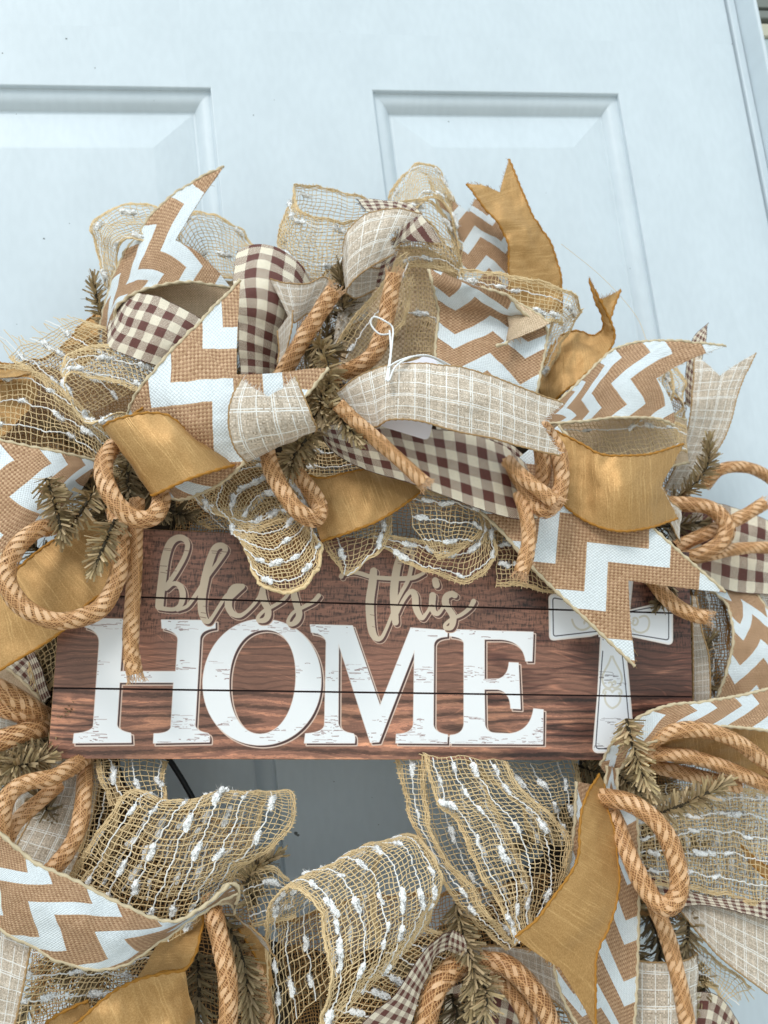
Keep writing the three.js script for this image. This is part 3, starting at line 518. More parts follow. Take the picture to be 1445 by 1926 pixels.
  for (const [lo, hi] of [[y1 + gap, SH / 2], [y2 + gap, y1 - gap], [-SH / 2, y2 - gap]]) {
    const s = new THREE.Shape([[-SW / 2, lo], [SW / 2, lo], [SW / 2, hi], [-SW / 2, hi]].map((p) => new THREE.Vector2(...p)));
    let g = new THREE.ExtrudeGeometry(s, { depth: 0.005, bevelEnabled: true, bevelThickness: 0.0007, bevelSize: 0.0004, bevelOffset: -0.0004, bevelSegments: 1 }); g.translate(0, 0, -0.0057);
    { // faces: printed front, bare edges outside, dark brown edges inside the grooves
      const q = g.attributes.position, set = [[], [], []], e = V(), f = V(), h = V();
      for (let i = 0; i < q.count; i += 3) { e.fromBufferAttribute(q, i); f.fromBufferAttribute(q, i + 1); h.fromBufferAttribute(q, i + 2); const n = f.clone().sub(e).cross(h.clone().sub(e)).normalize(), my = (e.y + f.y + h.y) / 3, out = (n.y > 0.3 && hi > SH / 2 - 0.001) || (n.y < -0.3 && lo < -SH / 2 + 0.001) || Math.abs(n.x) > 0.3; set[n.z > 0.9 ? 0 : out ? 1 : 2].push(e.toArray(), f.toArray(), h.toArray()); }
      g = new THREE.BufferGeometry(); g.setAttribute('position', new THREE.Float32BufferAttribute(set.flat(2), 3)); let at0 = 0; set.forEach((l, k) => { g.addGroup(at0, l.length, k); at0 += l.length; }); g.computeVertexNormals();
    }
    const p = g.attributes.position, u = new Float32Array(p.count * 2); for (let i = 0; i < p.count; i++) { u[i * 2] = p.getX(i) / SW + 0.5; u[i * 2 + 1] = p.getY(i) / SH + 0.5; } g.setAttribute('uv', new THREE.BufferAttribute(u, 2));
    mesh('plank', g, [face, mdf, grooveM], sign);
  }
  const b = new THREE.BoxGeometry(SW - 0.006, SH - 0.006, 0.003); b.translate(0, 0, -0.0075); mesh('backing_board', b, new THREE.MeshStandardMaterial({ color: 0x2a1c16, roughness: 0.9 }), sign);
}

// ---------- wreath ----------
tag(wreath, 'round wreath of ribbon loops, open mesh and straw ropes hanging on a white door', 'wreath');
{
  // ring of dark pine twigs that everything is tied to
  const c = at(690, 1310, 4), R = 0.215, path = []; for (let i = 0; i <= 120; i++) { const a = i / 120 * 2 * Math.PI; path.push(c.clone().add(V(Math.cos(a) * R, Math.sin(a) * R, 0))); }
  const core = new Buf().tube(path, (s, a) => 0.03 * (1 + 0.22 * n3(s * 30, Math.cos(a) * 2, Math.sin(a) * 2)), 18);
  mesh('wreath_core', core.geo(true), new THREE.MeshStandardMaterial({ color: 0x352a1c, roughness: 1 }), wreath);  // filler ring whose dark brown stands in for shade between the loops
  const rr = seeded(31), base = [];
  for (let k = 0; k < 150; k++) {
    const a = rr() * 6.283, q = R + (rr() - 0.5) * 0.075, p = c.clone().add(V(Math.cos(a) * q, Math.sin(a) * q, 0.005 + rr() * 0.018)), dir = V(Math.cos(a + 1.6 * (rr() - 0.5) * 2), Math.sin(a + 1.6 * (rr() - 0.5) * 2), 0.12 + rr() * 0.26);
    if (k < 4) base.push(sprigParts([V(0, 0, 0), V(0.002, 0.03, 0.004), V(-0.002, 0.065, 0.002)], { seed: 700 + k, len: 14, per: 5, dim: 0.7 }, wreath));
    const s = k < 4 ? base[k] : base[k % 4].clone(); if (k >= 4) { s.name = numbered('pine_sprig'); wreath.add(s); }
    s.position.copy(p); s.quaternion.setFromUnitVectors(V(0, 1, 0), dir.normalize());
  }
  const wire = new Buf().tube(smoothPath([at(310, 1415, 5), at(345, 1470, 5.2), at(378, 1530, 5.5)], 0.004), 0.0021, 10, true); mesh('wire_frame', wire.geo(), new THREE.MeshStandardMaterial({ color: 0x101113, roughness: 0.4 }), wreath, 'black wire of the wreath frame behind the sign');
}
const C = 'chevron', G = 'gingham', P = 'plaid', A = 'gold';
// --- upper left ---
netting('straw coloured mesh loop behind the tall pointed chevron tail', [[[196, 540, 6], [225, 545, 7]], [[178, 460, 6], [222, 480, 8]], [[172, 424, 6], [230, 455, 9]], [[212, 392, 5], [262, 452, 9]], [[288, 386, 5], [315, 452, 9]], [[335, 420, 5], [350, 490, 8]]], { sp: 3.2, every: 11 });
netting('straw coloured mesh loop between the chevron tail and the gingham loop', [[[322, 448, 6], [395, 530, 8]], [[352, 402, 6], [412, 520, 9]], [[402, 404, 6], [430, 520, 9]], [[450, 432, 6], [448, 520, 9]], [[488, 470, 6], [462, 520, 9]]], { sp: 3.2, every: 11 });
ribbon(C, 'pointed chevron tail standing highest at the left', [[178, 668, 6, 205, 668, 7], [192, 605, 7, 218, 585, 9.5], [212, 530, 7.5, 250, 552, 10.5], [252, 448, 8, 305, 536, 11, 0.8], [322, 368, 8.5, 362, 531, 11, 0.8], [421, 311, 8.5, 434, 540, 10.5, 0.2]], { v1: 1.15, u0: 0.12, iso: 0, sk: 0.014 });
ribbon(G, 'gingham loop curling below the pointed chevron tail', [[240, 548, 9, 205, 600, 8.5], [256, 550, 10.5, 203, 648, 10.5, 0.4], [300, 560, 11.5, 245, 670, 12, 0.7], [345, 580, 12, 290, 686, 12.5, 0.7], [405, 615, 12, 345, 705, 12, 0.5]]);
netting('loose mesh with frayed end at the left', [[[18, 668, 6], [150, 598, 6]], [[60, 700, 7.5], [200, 620, 7.5]], [[105, 745, 8.5], [270, 650, 8.5]], [[150, 790, 9], [330, 690, 9]]], { every: 6, fr0: 16 });
netting('mesh curl at the left with white tufts', [[[320, 690, 12], [330, 770, 13]], [[230, 655, 11], [260, 735, 13]], [[150, 655, 10.5], [160, 705, 13]], [[118, 695, 11.5], [122, 720, 13.8]], [[140, 770, 12.5], [155, 790, 14.5]], [[195, 800, 13], [225, 780, 14.8]], [[260, 790, 13], [300, 755, 14]]]);
netting('flat mesh below the mesh curl', [[[-40, 700, 9], [-40, 840, 9.5]], [[40, 690, 9.5], [40, 850, 10.5]], [[110, 725, 10], [120, 860, 11]], [[170, 780, 10.5], [190, 880, 11]], [[215, 830, 10], [230, 900, 10]]]);
ribbon(A, 'gold ribbon edge at the far left', [[-40, 672, 9, -40, 712, 10], [15, 684, 9, 15, 712, 10.2], [54, 692, 9, 58, 703, 10]], { edges: [0] });
ribbon(A, 'dark gold fold at the far left', [[-40, 726, 8, -40, 850, 9], [25, 712, 8, 30, 800, 9], [64, 703, 8, 70, 745, 9]], { edges: [0] });
ribbon(A, 'gold ribbon peeping from behind the gingham loop', [[200, 575, 5, 205, 650, 6], [150, 618, 5, 180, 668, 6], [112, 655, 5, 150, 690, 6]], { edges: [0] });
ribbon(C, 'broad chevron ribbon with a notched end left of the centre', [[452, 527, 16, 618, 692, 18], [372, 610, 17, 545, 780, 19.3, 0.4], [297, 690, 17.5, 478, 850, 19, 1.0], [248, 755, 16.5, 420, 905, 17, 1.2], [240, 800, 14.5, 352, 938, 14.5, 0.8], [268, 850, 13, 320, 936, 12.8]], { v0: 1.15, u0: 0.43 });
ribbon(P, 'beige plaid tail with a notch over the chevron ribbon', [[453, 711, 20.4, 555, 708, 20.6, 0.3], [436, 750, 20.8, 573, 748, 21, 0.7], [430, 800, 20.7, 590, 790, 20.9, 0.9], [444, 845, 20, 596, 808, 20, 0.7], [465, 872, 18.6, 585, 815, 18.4]], { v0: 0.95, u0: 0.15 });
ribbon(A, 'gold ribbon loop crossing the chevron at the left', [[240, 830, 16.5, 300, 915, 16.5], [196, 803, 18, 285, 932, 18.4], [250, 781, 19, 345, 905, 19.6, 0.3], [316, 781, 19, 405, 884, 19.4, 0.2], [378, 840, 18, 458, 871, 17.6]], { wob: 0.7 });
ribbon(A, 'small gold fold behind the gold loop', [[240, 790, 17, 262, 800, 17], [276, 764, 17, 288, 790, 17], [292, 782, 16.5, 300, 800, 16.5]]);
ribbon(C, 'chevron ribbon at the left edge', [[-45, 818, 12, -60, 1060, 14], [40, 835, 12.5, 10, 1040, 14.5, 0.5], [110, 850, 12.5, 78, 985, 14, 0.4], [182, 866, 11.5, 150, 930, 12]], { u0: 0.22 });
sprig('', [[88, 900, 15.5], [104, 950, 16.3], [118, 1010, 16.8]], { len: 12 }); sprig('', [[178, 925, 14.5], [150, 965, 15.5], [126, 1000, 16]], { len: 12 }); sprig('', [[216, 978, 16.5], [198, 1020, 17.2], [180, 1066, 17.6]], { len: 12 });
sprig('', [[235, 880, 12], [275, 915, 13], [300, 960, 13.5]], { len: 15, dim: 0.5 }); sprig('', [[300, 955, 12], [330, 965, 12.5], [352, 968, 13]], { len: 13, dim: 0.4 }); sprig('', [[198, 610, 6], [184, 570, 6.5], [176, 528, 7]], { len: 11 });
sprig('', [[250, 840, 13], [240, 900, 14], [250, 950, 14.5]], { len: 14, dim: 0.6 });
rope('straw rope loop under the gold loop at the left', [[214, 838, 16.5], [196, 868, 17.5], [198, 905, 18.2], [220, 948, 18.6], [255, 975, 18.6], [288, 972, 18.4], [303, 946, 17.8], [302, 915, 17]], { r: 5.6 });
rope('large straw rope loop at the left over the sign corner', [[100, 990, 15.5], [66, 999, 16.4], [28, 1035, 17], [12, 1085, 17.4], [38, 1136, 17.6], [95, 1166, 17.6], [145, 1164, 17.4], [190, 1143, 17], [218, 1095, 16.8], [227, 1045, 16.6], [224, 1000, 16], [215, 960, 15]], { r: 5.4 });
rope('straight straw rope end hanging over the letter H', [[258, 940, 15], [255, 1000, 15.4], [252, 1090, 15.6], [247, 1180, 15.6], [247, 1230, 15.6], [254, 1268, 15.6]], { r: 5, fray1: 1 });
ribbon(A, 'wide dark gold ribbon inside the rope loop at the left', [[-45, 1125, 13.6, -50, 1290, 14.4], [31, 1071, 14, 107, 1194, 14.6, 0.2], [78, 1032, 14.2, 168, 1133, 14.8, 0.2], [116, 1005, 14.2, 214, 1098, 14.6], [165, 965, 13.5, 245, 1030, 13.8]], { u0: 0.4, wob: 0.8 });
netting('mesh beside the lower left of the sign', [[[50, 1260, 9], [60, 1330, 9]], [[70, 1215, 9.5], [95, 1290, 9.5]], [[120, 1180, 9.5], [130, 1260, 9.5]]], { plain: 1 });
ribbon(G, 'gingham fold left of the sign', [[48, 1225, 9.6, 62, 1218, 10], [62, 1262, 9.8, 76, 1254, 10.2], [80, 1320, 9.8, 95, 1310, 10.2]]);
ribbon(G, 'dark gingham fold under the gold ribbon', [[5, 1262, 8, 40, 1232, 8], [40, 1300, 8, 70, 1260, 8], [70, 1340, 8, 92, 1310, 8]]);
ribbon(P, 'narrow plaid fold between the ropes at the left', [[-40, 1318, 9, -40, 1372, 9], [20, 1345, 10, 20, 1372, 10], [70, 1360, 10, 70, 1376, 10]]);
ribbon(C, 'chevron edge above the ropes at the left', [[-40, 1225, 9.5, -40, 1300, 10], [30, 1270, 9.5, 10, 1320, 10], [92, 1336, 9.5, 80, 1350, 10]], { back: true });
rope('upper straw rope left of the sign', [[-40, 1282, 11.5], [10, 1302, 12.2], [55, 1330, 11.4], [88, 1352, 10], [130, 1370, 8.6]], { r: 6.8 });
rope('middle straw rope left of the sign', [[-40, 1318, 11.4], [20, 1336, 11.8], [70, 1356, 10.6], [130, 1370, 8.4]], { r: 6 });
rope('lower straw rope left of the sign', [[-40, 1408, 12], [10, 1390, 12.6], [50, 1376, 12], [90, 1366, 10.2], [130, 1358, 8.6]], { r: 6.4 });
netting('mesh under the ropes left of the sign', [[[-40, 1400, 9], [-40, 1470, 9]], [[30, 1395, 9.5], [20, 1460, 9.5]], [[80, 1385, 9.5], [70, 1440, 9.5]]]);
sprig('', [[-10, 1440, 12], [40, 1440, 12.6], [85, 1428, 12.6]], { len: 14, per: 8 }); sprig('', [[95, 1410, 11], [50, 1425, 12.2], [10, 1450, 12.6]], { len: 14, per: 8 });
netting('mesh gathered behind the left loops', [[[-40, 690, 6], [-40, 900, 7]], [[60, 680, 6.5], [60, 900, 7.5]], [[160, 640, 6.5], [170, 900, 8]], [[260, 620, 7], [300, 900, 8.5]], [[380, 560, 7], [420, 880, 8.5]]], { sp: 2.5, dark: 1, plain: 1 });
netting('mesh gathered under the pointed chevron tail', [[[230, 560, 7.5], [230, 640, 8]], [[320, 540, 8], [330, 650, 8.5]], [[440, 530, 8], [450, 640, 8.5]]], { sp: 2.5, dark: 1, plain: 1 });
ribbon(C, 'plain brown reverse of ribbon seen through the mesh under the pointed tail', [[225, 560, 8, 225, 640, 8.4], [320, 536, 8.6, 330, 640, 9], [450, 530, 8.6, 455, 640, 9]], { back: true });
ribbon(C, 'brown burlap reverse seen through the flat mesh at the left', [[-45, 690, 5.5, -45, 860, 6.5], [70, 690, 5.8, 80, 870, 7], [190, 720, 6, 220, 880, 7.4], [300, 740, 6, 330, 890, 7.4]], { back: true });
// --- upper centre ---
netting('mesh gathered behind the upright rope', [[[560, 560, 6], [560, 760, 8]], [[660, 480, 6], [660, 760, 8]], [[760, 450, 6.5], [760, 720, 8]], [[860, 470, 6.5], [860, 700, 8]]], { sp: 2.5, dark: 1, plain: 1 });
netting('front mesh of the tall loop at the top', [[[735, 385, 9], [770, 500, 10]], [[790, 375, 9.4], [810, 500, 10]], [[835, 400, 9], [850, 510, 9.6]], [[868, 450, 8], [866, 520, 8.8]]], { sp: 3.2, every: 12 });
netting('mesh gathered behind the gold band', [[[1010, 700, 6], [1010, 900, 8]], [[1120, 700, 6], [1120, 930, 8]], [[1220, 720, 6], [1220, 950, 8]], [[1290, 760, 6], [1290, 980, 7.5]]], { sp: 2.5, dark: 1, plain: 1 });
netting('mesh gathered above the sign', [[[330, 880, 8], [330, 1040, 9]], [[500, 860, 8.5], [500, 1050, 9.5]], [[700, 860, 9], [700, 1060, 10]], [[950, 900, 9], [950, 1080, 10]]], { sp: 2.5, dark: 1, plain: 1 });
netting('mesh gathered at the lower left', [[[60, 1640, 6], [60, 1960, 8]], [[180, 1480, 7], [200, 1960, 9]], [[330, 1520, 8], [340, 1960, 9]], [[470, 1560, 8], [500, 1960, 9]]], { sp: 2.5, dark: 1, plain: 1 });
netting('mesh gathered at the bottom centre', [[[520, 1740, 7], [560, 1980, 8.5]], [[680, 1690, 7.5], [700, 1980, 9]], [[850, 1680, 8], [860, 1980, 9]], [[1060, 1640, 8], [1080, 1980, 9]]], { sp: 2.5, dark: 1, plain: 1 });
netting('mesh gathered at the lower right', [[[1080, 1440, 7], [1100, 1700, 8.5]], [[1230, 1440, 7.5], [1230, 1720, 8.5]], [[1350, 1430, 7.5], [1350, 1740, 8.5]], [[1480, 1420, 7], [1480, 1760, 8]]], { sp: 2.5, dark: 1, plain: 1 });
netting('open mesh loop at the top left of the centre', [[[690, 420, 9.5], [668, 480, 10], [630, 560, 10]], [[615, 412, 10], [600, 490, 10.5], [600, 560, 10]], [[566, 396, 9.5], [540, 470, 10], [560, 550, 9.5]], [[553, 362, 8.5], [520, 450, 9], [550, 540, 9]], [[566, 348, 7.5], [545, 440, 7.5], [570, 530, 8]], [[620, 356, 6.5], [610, 440, 6.5], [610, 530, 7]], [[700, 378, 6.5], [690, 440, 6.5], [650, 530, 7]]], { sp: 3.2, every: 11 });
netting('tall mesh loop at the top', [[[730, 372, 7.5], [745, 470, 9]], [[762, 325, 7], [775, 420, 9.5]], [[785, 304, 7], [800, 372, 9.5]], [[822, 316, 6.5], [835, 385, 9.5]], [[850, 372, 6.5], [858, 440, 9]], [[868, 450, 6.5], [862, 510, 8.5]]], { sp: 3.2, every: 11 });
netting('mesh folds under the tall mesh loop', [[[720, 400, 8.5], [760, 520, 9], [760, 680, 9]], [[770, 400, 9], [800, 520, 9.5], [790, 680, 9.5]], [[820, 430, 9], [830, 540, 9.5], [815, 680, 9.5]], [[862, 500, 8], [850, 580, 8.5], [830, 690, 9]]], { sp: 3.2, every: 12 });
netting('mesh with a frayed edge beside the hooked rope', [[[752, 480, 12.6], [775, 560, 11]], [[712, 545, 12.6], [755, 610, 11]], [[668, 600, 12.6], [728, 650, 11]], [[628, 662, 12.6], [690, 700, 11]]], { every: 9, every: 12, fr0: 10 });
ribbon(G, 'gingham tail behind the plaid loop at the top', [[674, 373, 10, 690, 400, 11], [732, 376, 10, 735, 402, 11], [780, 388, 10.6, 752, 420, 11.6], [800, 412, 11, 735, 470, 12], [830, 456, 11, 728, 452, 12]], { cut0: 1 });
ribbon(G, 'gingham end below the plaid loop at the top', [[690, 505, 10.5, 686, 535, 10.5], [725, 490, 11, 712, 540, 11], [750, 470, 11, 725, 540, 11]]);
ribbon(P, 'pale plaid loop with a notch at the top', [[795, 402, 12.6, 740, 478, 13], [742, 393, 13, 700, 500, 13.8, 0.4], [690, 402, 13, 672, 520, 14, 0.7], [655, 432, 12.8, 654, 540, 13.6, 0.5], [643, 475, 12, 650, 552, 12.8, 0.1]], { v0: 0.75, u0: 0.5 });
ribbon(P, 'shaded inside of the pale plaid loop', [[644, 490, 11.8, 652, 552, 12.6], [670, 500, 11.4, 672, 560, 11.8], [715, 505, 11, 705, 545, 11]]);
ribbon(P, 'shaded plaid fold below the pale plaid loop', [[640, 560, 10, 625, 660, 10], [668, 555, 10.2, 650, 620, 10.2], [700, 550, 10, 690, 600, 10]]);
ribbon(G, 'upright gingham loop left of the centre', [[[447, 470, 11.5], [500, 459, 12], [552, 484, 11.5], [588, 531, 10.5]], [[438, 520, 12.8], [490, 512, 13.8], [545, 535, 13], [572, 575, 11.5]], [[446, 570, 13.2], [490, 572, 14], [530, 590, 13.2], [548, 610, 12]], [[449, 620, 12.6], [485, 632, 13], [520, 648, 12.4], [530, 662, 11.5]], [[450, 668, 12], [485, 672, 12.2], [515, 680, 12], [528, 688, 11.5]], [[455, 715, 11.5], [485, 715, 11.5], [515, 715, 11], [526, 715, 11]]], { u0: 0.3 });
ribbon(P, 'beige plaid ribbon beside the upright gingham loop', [[508, 524, 14, 545, 600, 14], [540, 532, 14, 556, 606, 14], [578, 534, 13.5, 565, 600, 13.5], [608, 521, 13, 580, 590, 13], [624, 535, 12.4, 600, 600, 12.4]]);
ribbon(P, 'narrow pale plaid turn beside the gingham loop', [[552, 585, 14, 522, 622, 13.8], [548, 625, 14.2, 524, 650, 13.8], [530, 684, 14, 522, 684, 13.8]]);
sprig('', [[650, 640, 9], [645, 560, 10.5], [640, 505, 11]], { len: 12, dim: 0.75 }); sprig('', [[640, 600, 9], [655, 570, 10], [660, 530, 10]], { len: 15, dim: 0.4 });
sprig('', [[596, 640, 15], [614, 680, 16.3], [620, 720, 17.2], [603, 752, 17.8], [610, 790, 18.4]], { len: 11.5, per: 7 }); sprig('', [[590, 740, 17], [632, 775, 18.6], [672, 826, 19.4]], { len: 11, per: 7 });
sprig('', [[600, 800, 15], [570, 835, 16.5], [540, 875, 17]], { len: 12 }); sprig('', [[560, 640, 13], [590, 660, 14], [630, 660, 14]], { len: 13, dim: 0.5 }); sprig('', [[580, 830, 15], [560, 845, 16], [548, 880, 17]], { len: 15, dim: 0.8 });
rope('straw rope with an open end left of the centre', [[628, 548, 15.6], [600, 590, 15.2], [560, 655, 14.6], [520, 725, 13.4]], { r: 6.2, fray0: 1 });
rope('hooked straw rope with the white string', [[741, 518, 15.6], [732, 570, 15.4], [722, 620, 15.2], [704, 665, 15], [672, 690, 14.6], [630, 706, 13]], { r: 6.2, fray0: 1 });
// --- upper right ---
ribbon(C, 'chevron tail leaning beside the gold tail at the top', [[808, 340, 6.6, 905, 345, 6], [834, 408, 7.6, 936, 412, 7, 0.3], [857, 462, 8.2, 962, 460, 7.6, 0.3], [870, 515, 8.4, 970, 515, 8], [880, 580, 8, 970, 580, 8]], { v0: 0.85, u0: 0.1 });
ribbon(A, 'gold tail with a notch standing at the top right', [[878, 346, 9.4, 958, 297, 9.4], [900, 375, 10, 977, 346, 9.8, -0.3], [934, 416, 10.2, 1003, 405, 10, 0.2], [955, 456, 10, 1031, 450, 9.8, 0.3], [957, 515, 9.6, 1052, 505, 9.6], [957, 590, 9, 1058, 590, 9]], { v0: 1.05, wob: 1.5 });
netting('mesh band curving over the gold tail', [[[862, 506, 11], [872, 565, 11.6]], [[915, 512, 12], [920, 585, 12.4]], [[957, 519, 12.4], [965, 600, 12.8]], [[1027, 533, 12.4], [1020, 604, 13]], [[1080, 557, 11.6], [1048, 607, 12.4]], [[1095, 585, 10.6], [1060, 612, 11.2]]]);
netting('mesh side falling behind the chevron loop', [[[1095, 585, 10.4], [1040, 605, 11.6]], [[1075, 615, 10], [1030, 635, 11]], [[1052, 662, 9.6], [1018, 660, 10.6]], [[1026, 706, 9.2], [1005, 705, 10]]]);
ribbon(C, 'chevron loop with a folded top right of the centre', [[807, 505, 14.2, 905, 540, 14.6], [812, 528, 14.4, 954, 556, 14.8], [818, 556, 13.6, 985, 590, 14], [825, 590, 12.8, 1027, 615, 13.4, -0.3], [820, 640, 13, 1024, 665, 13.6, 0.3], [818, 690, 13.6, 1012, 725, 14, 0.4], [812, 760, 13, 1000, 800, 13]], { u0: 0.42, iso: 0 });
ribbon(C, 'plain beige reverse of the chevron fold', [[950, 556, 12.6, 958, 640, 14.4], [990, 578, 13.4, 948, 648, 15], [1036, 606, 14.2, 933, 653, 15]], { back: true, cut1: 1 });
ribbon(A, 'dark gold twist at the right', [[1015, 700, 8.6, 1020, 765, 9.6], [1045, 640, 9, 1052, 745, 10.4], [1082, 622, 9.4, 1094, 712, 10.8], [1116, 631, 9.8, 1135, 671, 11], [1135, 612, 10.6, 1154, 636, 11.2], [1122, 572, 11.2, 1143, 594, 11.4], [1107, 524, 11.6, 1120, 545, 11.6]], { cut1: 1 });
ribbon(A, 'gold tip behind the dark gold twist', [[1142, 602, 10.6, 1148, 600, 10.6], [1132, 566, 10.6, 1158, 572, 10.4], [1129, 564, 10.6, 1168, 545, 10.2]], { cut1: 1 });
ribbon(C, 'chevron tail with a notch pointing right', [[1010, 790, 14.5, 1012, 796, 15.4], [1080, 728, 14.2, 1082, 793, 15.6, 0.3], [1152, 660, 13, 1138, 787, 15, 0.8], [1222, 641, 12.4, 1204, 785, 14.6, 0.8], [1291, 643, 12, 1238, 788, 14, 0.5], [1366, 650, 11.6, 1270, 800, 13.4]], { v1: 1.55, u0: 0.05, sk: 0.02 });
netting('curled mesh behind the chevron tail at the right', [[[1196, 850, 9], [1165, 830, 10.5]], [[1250, 780, 9], [1215, 770, 10.5]], [[1268, 730, 8.6], [1225, 735, 10.5]], [[1258, 690, 8.6], [1215, 710, 10.5]], [[1225, 672, 8.4], [1190, 700, 10.2]]], { sp: 3.4, every: 7 });
netting('outer rim of the curled mesh at the right', [[[1200, 870, 8], [1250, 850, 8]], [[1262, 800, 7.6], [1290, 790, 7.6]], [[1290, 730, 7.4], [1268, 735, 8]], [[1272, 690, 7.4], [1250, 700, 8]]], { sp: 3.4, every: 7 });
netting('mesh between the chevron tail and the gold band', [[[1050, 785, 12.6], [1095, 870, 13.6]], [[1110, 780, 12.6], [1150, 880, 13.6]], [[1180, 780, 12.4], [1215, 870, 13.4]], [[1240, 785, 11.6], [1270, 850, 12.4]], [[1290, 800, 10.6], [1295, 850, 11.2]]], { every: 7 });
ribbon(G, 'gingham tip behind the plaid tail at the right', [[1333, 607, 5.6, 1330, 614, 5.8], [1302, 640, 6, 1326, 652, 6.4], [1290, 700, 6, 1310, 720, 6.4], [1290, 760, 6, 1302, 770, 6.2]]);
ribbon(P, 'plaid tail with a notch at the far right', [[1306, 668, 7.4, 1422, 664, 7], [1303, 735, 7.8, 1392, 729, 7.6, 0.2], [1296, 795, 8, 1373, 800, 8, 0.2], [1280, 855, 8, 1345, 855, 8], [1250, 920, 7.6, 1300, 920, 7.6]], { v0: 0.62 });
sprig('', [[1268, 940, 9.5], [1310, 908, 10.3], [1332, 870, 10.8], [1334, 830, 11]], { len: 11.5, per: 7, dim: 0.85 });
ribbon(P, 'white plaid fold behind the gold band', [[1235, 900, 13.4, 1225, 960, 14], [1262, 940, 13, 1262, 985, 13.6], [1282, 960, 12.4, 1280, 1020, 13]]);
ribbon(A, 'gold band right of the centre', [[1018, 798, 15.8, 1045, 925, 15.8], [1060, 817, 16.4, 1064, 952, 16.4], [1100, 838, 17, 1098, 977, 17], [1128, 853, 17.6, 1138, 994, 17.6, 0.3], [1176, 857, 18, 1178, 999, 18, 0.6], [1226, 853, 17.6, 1226, 991, 17.4, 0.5], [1285, 835, 16.4, 1276, 975, 16.2]], { v1: 0.65, wob: 0.9 });
rope('thin straw rope arching at the far right', [[1325, 915, 7], [1355, 884, 8], [1395, 878, 8.2], [1430, 888, 8], [1470, 915, 7.6]], { r: 5 });
ribbon(G, 'gingham ribbon at the far right', [[1262, 925, 7.4, 1255, 1060, 8.4], [1320, 940, 7.8, 1315, 1090, 8.8, 0.4], [1385, 955, 7.6, 1380, 1112, 8.4, 0.4], [1470, 990, 7, 1465, 1118, 7.6]]);
rope('straw rope loop at the far right', [[1240, 945, 10], [1285, 948, 10.6], [1335, 955, 11.4], [1366, 985, 12], [1358, 1018, 12], [1320, 1042, 11.4], [1270, 1052, 10]], { r: 6.2 });
rope('straw rope end beside the loop at the far right', [[1436, 948, 10], [1390, 975, 10], [1335, 1000, 10.2], [1270, 1030, 9.6]], { r: 5.4, fray0: 1 });
rope('straight straw rope at the far right', [[1470, 1030, 9.6], [1400, 1031, 10], [1335, 1043, 10.4], [1280, 1058, 10]], { r: 5 });
ribbon(C, 'brown burlap reverse seen through the mesh above the gold band', [[1030, 790, 10, 1040, 880, 11], [1130, 775, 10.4, 1140, 890, 11.6], [1230, 775, 10, 1240, 880, 11.2], [1292, 790, 9, 1296, 870, 10]], { back: true });
ribbon(C, 'brown burlap reverse seen through the mesh folds at the top', [[650, 500, 7, 640, 700, 8], [730, 470, 7, 730, 690, 8.4], [800, 470, 7, 810, 690, 8.4], [862, 500, 6.6, 850, 690, 8]], { back: true });
// --- centre ---
ribbon(G, 'broad gingham loop across the centre', [[590, 786, 15, 596, 808, 15.4], [612, 800, 15.4, 630, 852, 16, 0.2], [665, 795, 15.8, 690, 884, 16.6, 0.4], [735, 790, 16.2, 768, 907, 17, 0.6], [815, 806, 16.4, 834, 931, 17.2, 0.7], [893, 820, 16.4, 912, 960, 17.2, 0.7], [952, 842, 16, 985, 977, 16.6, 0.6], [1004, 888, 15.2, 1036, 966, 15.4, 0.2], [1020, 920, 14.4, 1040, 945, 14.4]], { u0: 0.1 });
ribbon(G, 'dark inner side of the broad gingham loop', [[820, 800, 14.2, 830, 850, 14.2], [900, 815, 14.4, 910, 860, 14.4], [960, 835, 14.6, 965, 890, 14.6], [1008, 880, 14.8, 1012, 925, 14.8]]);
ribbon(A, 'gold fold below the gingham loop', [[556, 880, 14.6, 604, 1018, 16.2], [602, 899, 15, 642, 1006, 16.4, 0.3], [655, 890, 15.2, 690, 989, 16.6, 0.4], [710, 880, 15.2, 742, 962, 16.4, 0.3], [775, 885, 15, 795, 922, 15.6]], { u0: 0.2, wob: 1.2 });
netting('mesh in shade above the gold fold', [[[570, 830, 12], [575, 900, 13]], [[620, 835, 12], [630, 900, 13]], [[690, 840, 12], [690, 890, 13]]], { sp: 3.2 });
ribbon(P, 'long pale plaid tail with a notch over the centre', [[632, 738, 17, 660, 782, 17.4], [680, 705, 18, 704, 803, 18.6, 0.2], [737, 686, 19, 734, 789, 19.8, 0.5], [790, 684, 19.6, 790, 792, 20.4, 0.7], [860, 691, 20, 858, 811, 20.6, 0.6], [930, 709, 20, 928, 824, 20.4, 0.4], [997, 736, 19.8, 996, 844, 20, 0.2], [1063, 758, 19.4, 1054, 857, 19.6]], { v1: 0.68, u0: 0.3 });
rope('straw rope end lying on the gingham', [[636, 760, 19.6], [668, 792, 19.4], [726, 842, 19.2], [796, 906, 19]], { r: 4.6, fray1: 1 });
rope('bent straw rope left of the gold fold', [[500, 840, 17], [512, 885, 18], [535, 928, 18.6], [562, 962, 18.8], [592, 976, 18.4], [602, 956, 17.6], [582, 920, 16.8], [555, 885, 16]], { r: 5.6 });
